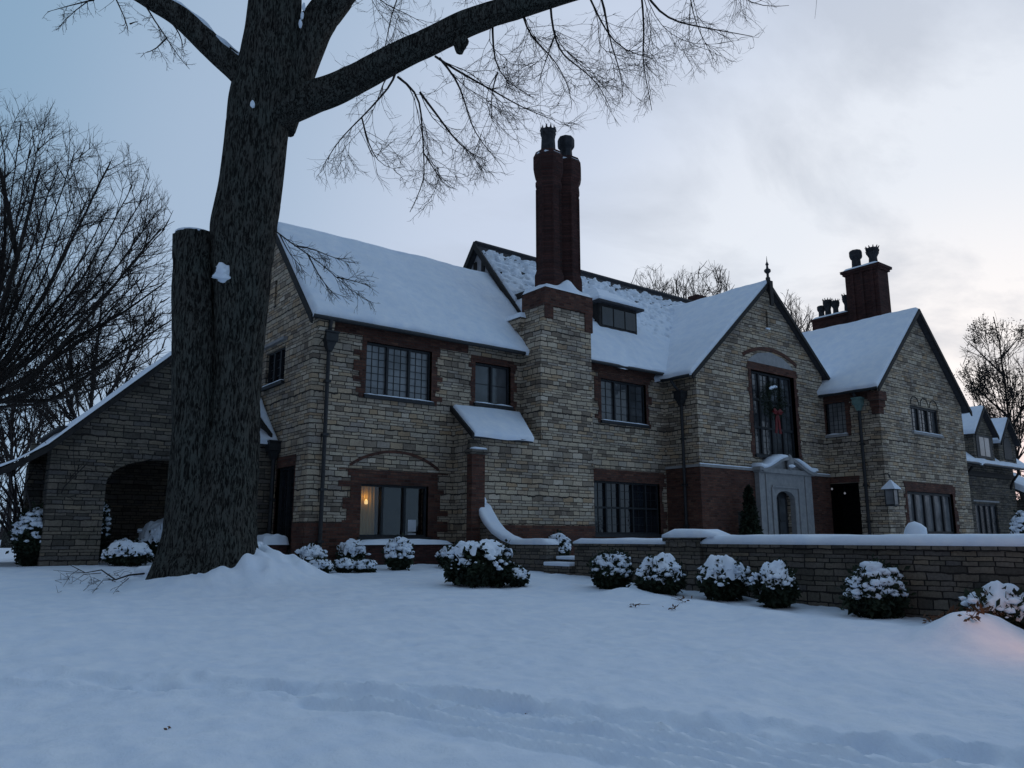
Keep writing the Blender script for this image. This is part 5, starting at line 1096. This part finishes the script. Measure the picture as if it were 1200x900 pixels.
# fallen branch on the snow by the tree
q=G(115,680); FB=root('fallen_branch','thin forked fallen branch lying on the snow left of the great tree','branch',q); mb=MB()
def gp(x,y,h=.03): p=G(x,y); return (p[0],p[1],gheight(p[0],p[1])+h)
for ch_,r in (([(168,684),(150,686),(135,683),(118,676),(100,673),(82,668)],.018),([(135,683),(120,688),(108,697)],.009),([(118,676),(98,680),(85,686)],.009),([(100,673),(80,676),(62,672)],.007),([(150,686),(140,693),(132,699)],.007),([(92,671),(82,680),(74,690)],.007)):
    mb.tube([gp(x,y,.04+.06*(k%2)) for k,(x,y) in enumerate(ch_)],list(np.linspace(r,r*.4,len(ch_))),5,cap=False)
rs=np.random.default_rng(4)
for i in range(30): x,y=rs.uniform(65,150),rs.uniform(670,695); mb.tube([gp(x,y,.02),gp(x+rs.uniform(-9,9),y+rs.uniform(-4,4),.07),gp(x+rs.uniform(-14,14),y+rs.uniform(-6,6),.12)],[.005,.004,.002],3,cap=False)
mb.build('branch',TWIG,FB,smooth=True)
# dead leaves and twigs poking from the snow
def leafpile(pts,label,s=.07,seed=0,tw=True):
    q=gp(*pts[0]); R_=root('dead_leaves',label,'leaves',q); mb=MB(); rs=np.random.default_rng(seed)
    for x,y in pts:
        c=np.array(gp(x,y,.03 if tw else .0)); leaves(mb,c+rs.normal(size=(16 if tw else 5,3))*np.array([.05,.05,.02])*(1 if tw else .4),s,rs,.2)
        for k in range(3*tw): u=rs.normal(size=3); u[2]=abs(u[2])*.5; mb.tube([c,c+u*.06,c+u*.12],[.006,.004,.002],4,cap=False)
    mb.build('leaves',LEAFB,R_)
leafpile([(1095,746),(1104,750),(1114,748),(1121,749)],'brown leaves poking from the left side of the warm lit mound',.09,1)
leafpile([(1160,744),(1166,749),(1172,747),(1143,757),(1150,753)],'brown leaves and stalk on top of the warm lit mound',.09,2)
leafpile([(1124,738),(1128,739)],'small leaf tuft above the warm lit mound',.06,3)
leafpile([(800,710),(790,714)],'tiny twig tuft in the snow below the pier shrubs',.05,4)
leafpile([(620,829)],'dark speck of leaf litter in the track',.03,5,False)
leafpile([(200,855)],'tiny leaf fragment on the lower left snow',.035,6,False)
leafpile([(744,712)],'single twig tip poking from snow under the gate wall shrubs',.05,7)
# distant wood closing the horizon
mb=MB(); rs=np.random.default_rng(21)
for i in range(1500):
    a=rs.uniform(-.35,2.75); d=rs.uniform(75,150); x,y=C[0]+d*math.cos(a),C[1]+d*math.sin(a); z=gz0(x,y)-.5; h=rs.uniform(5,9.5); p=np.array([x,y,z]); pts=[p,p+np.array([rs.normal()*.3,rs.normal()*.3,h*.5]),p+np.array([rs.normal()*.8,rs.normal()*.8,h])]; mb.tube(pts,[.16,.1,.02],4,cap=False)
    for k in range(16):
        t=rs.uniform(.15,1); s=p+np.array([0,0,h*t]); u=rs.normal(size=3)*np.array([1,1,.5])+np.array([0,0,.9]); mb.tube([s,s+u*.8,s+u*1.5+rs.normal(size=3)*.3],[.05,.035,.015],3,cap=False)
dw=mb.build('distant_wood',TWIGF); tag(dw,'bare woodland far beyond the house','wood',kind='stuff')
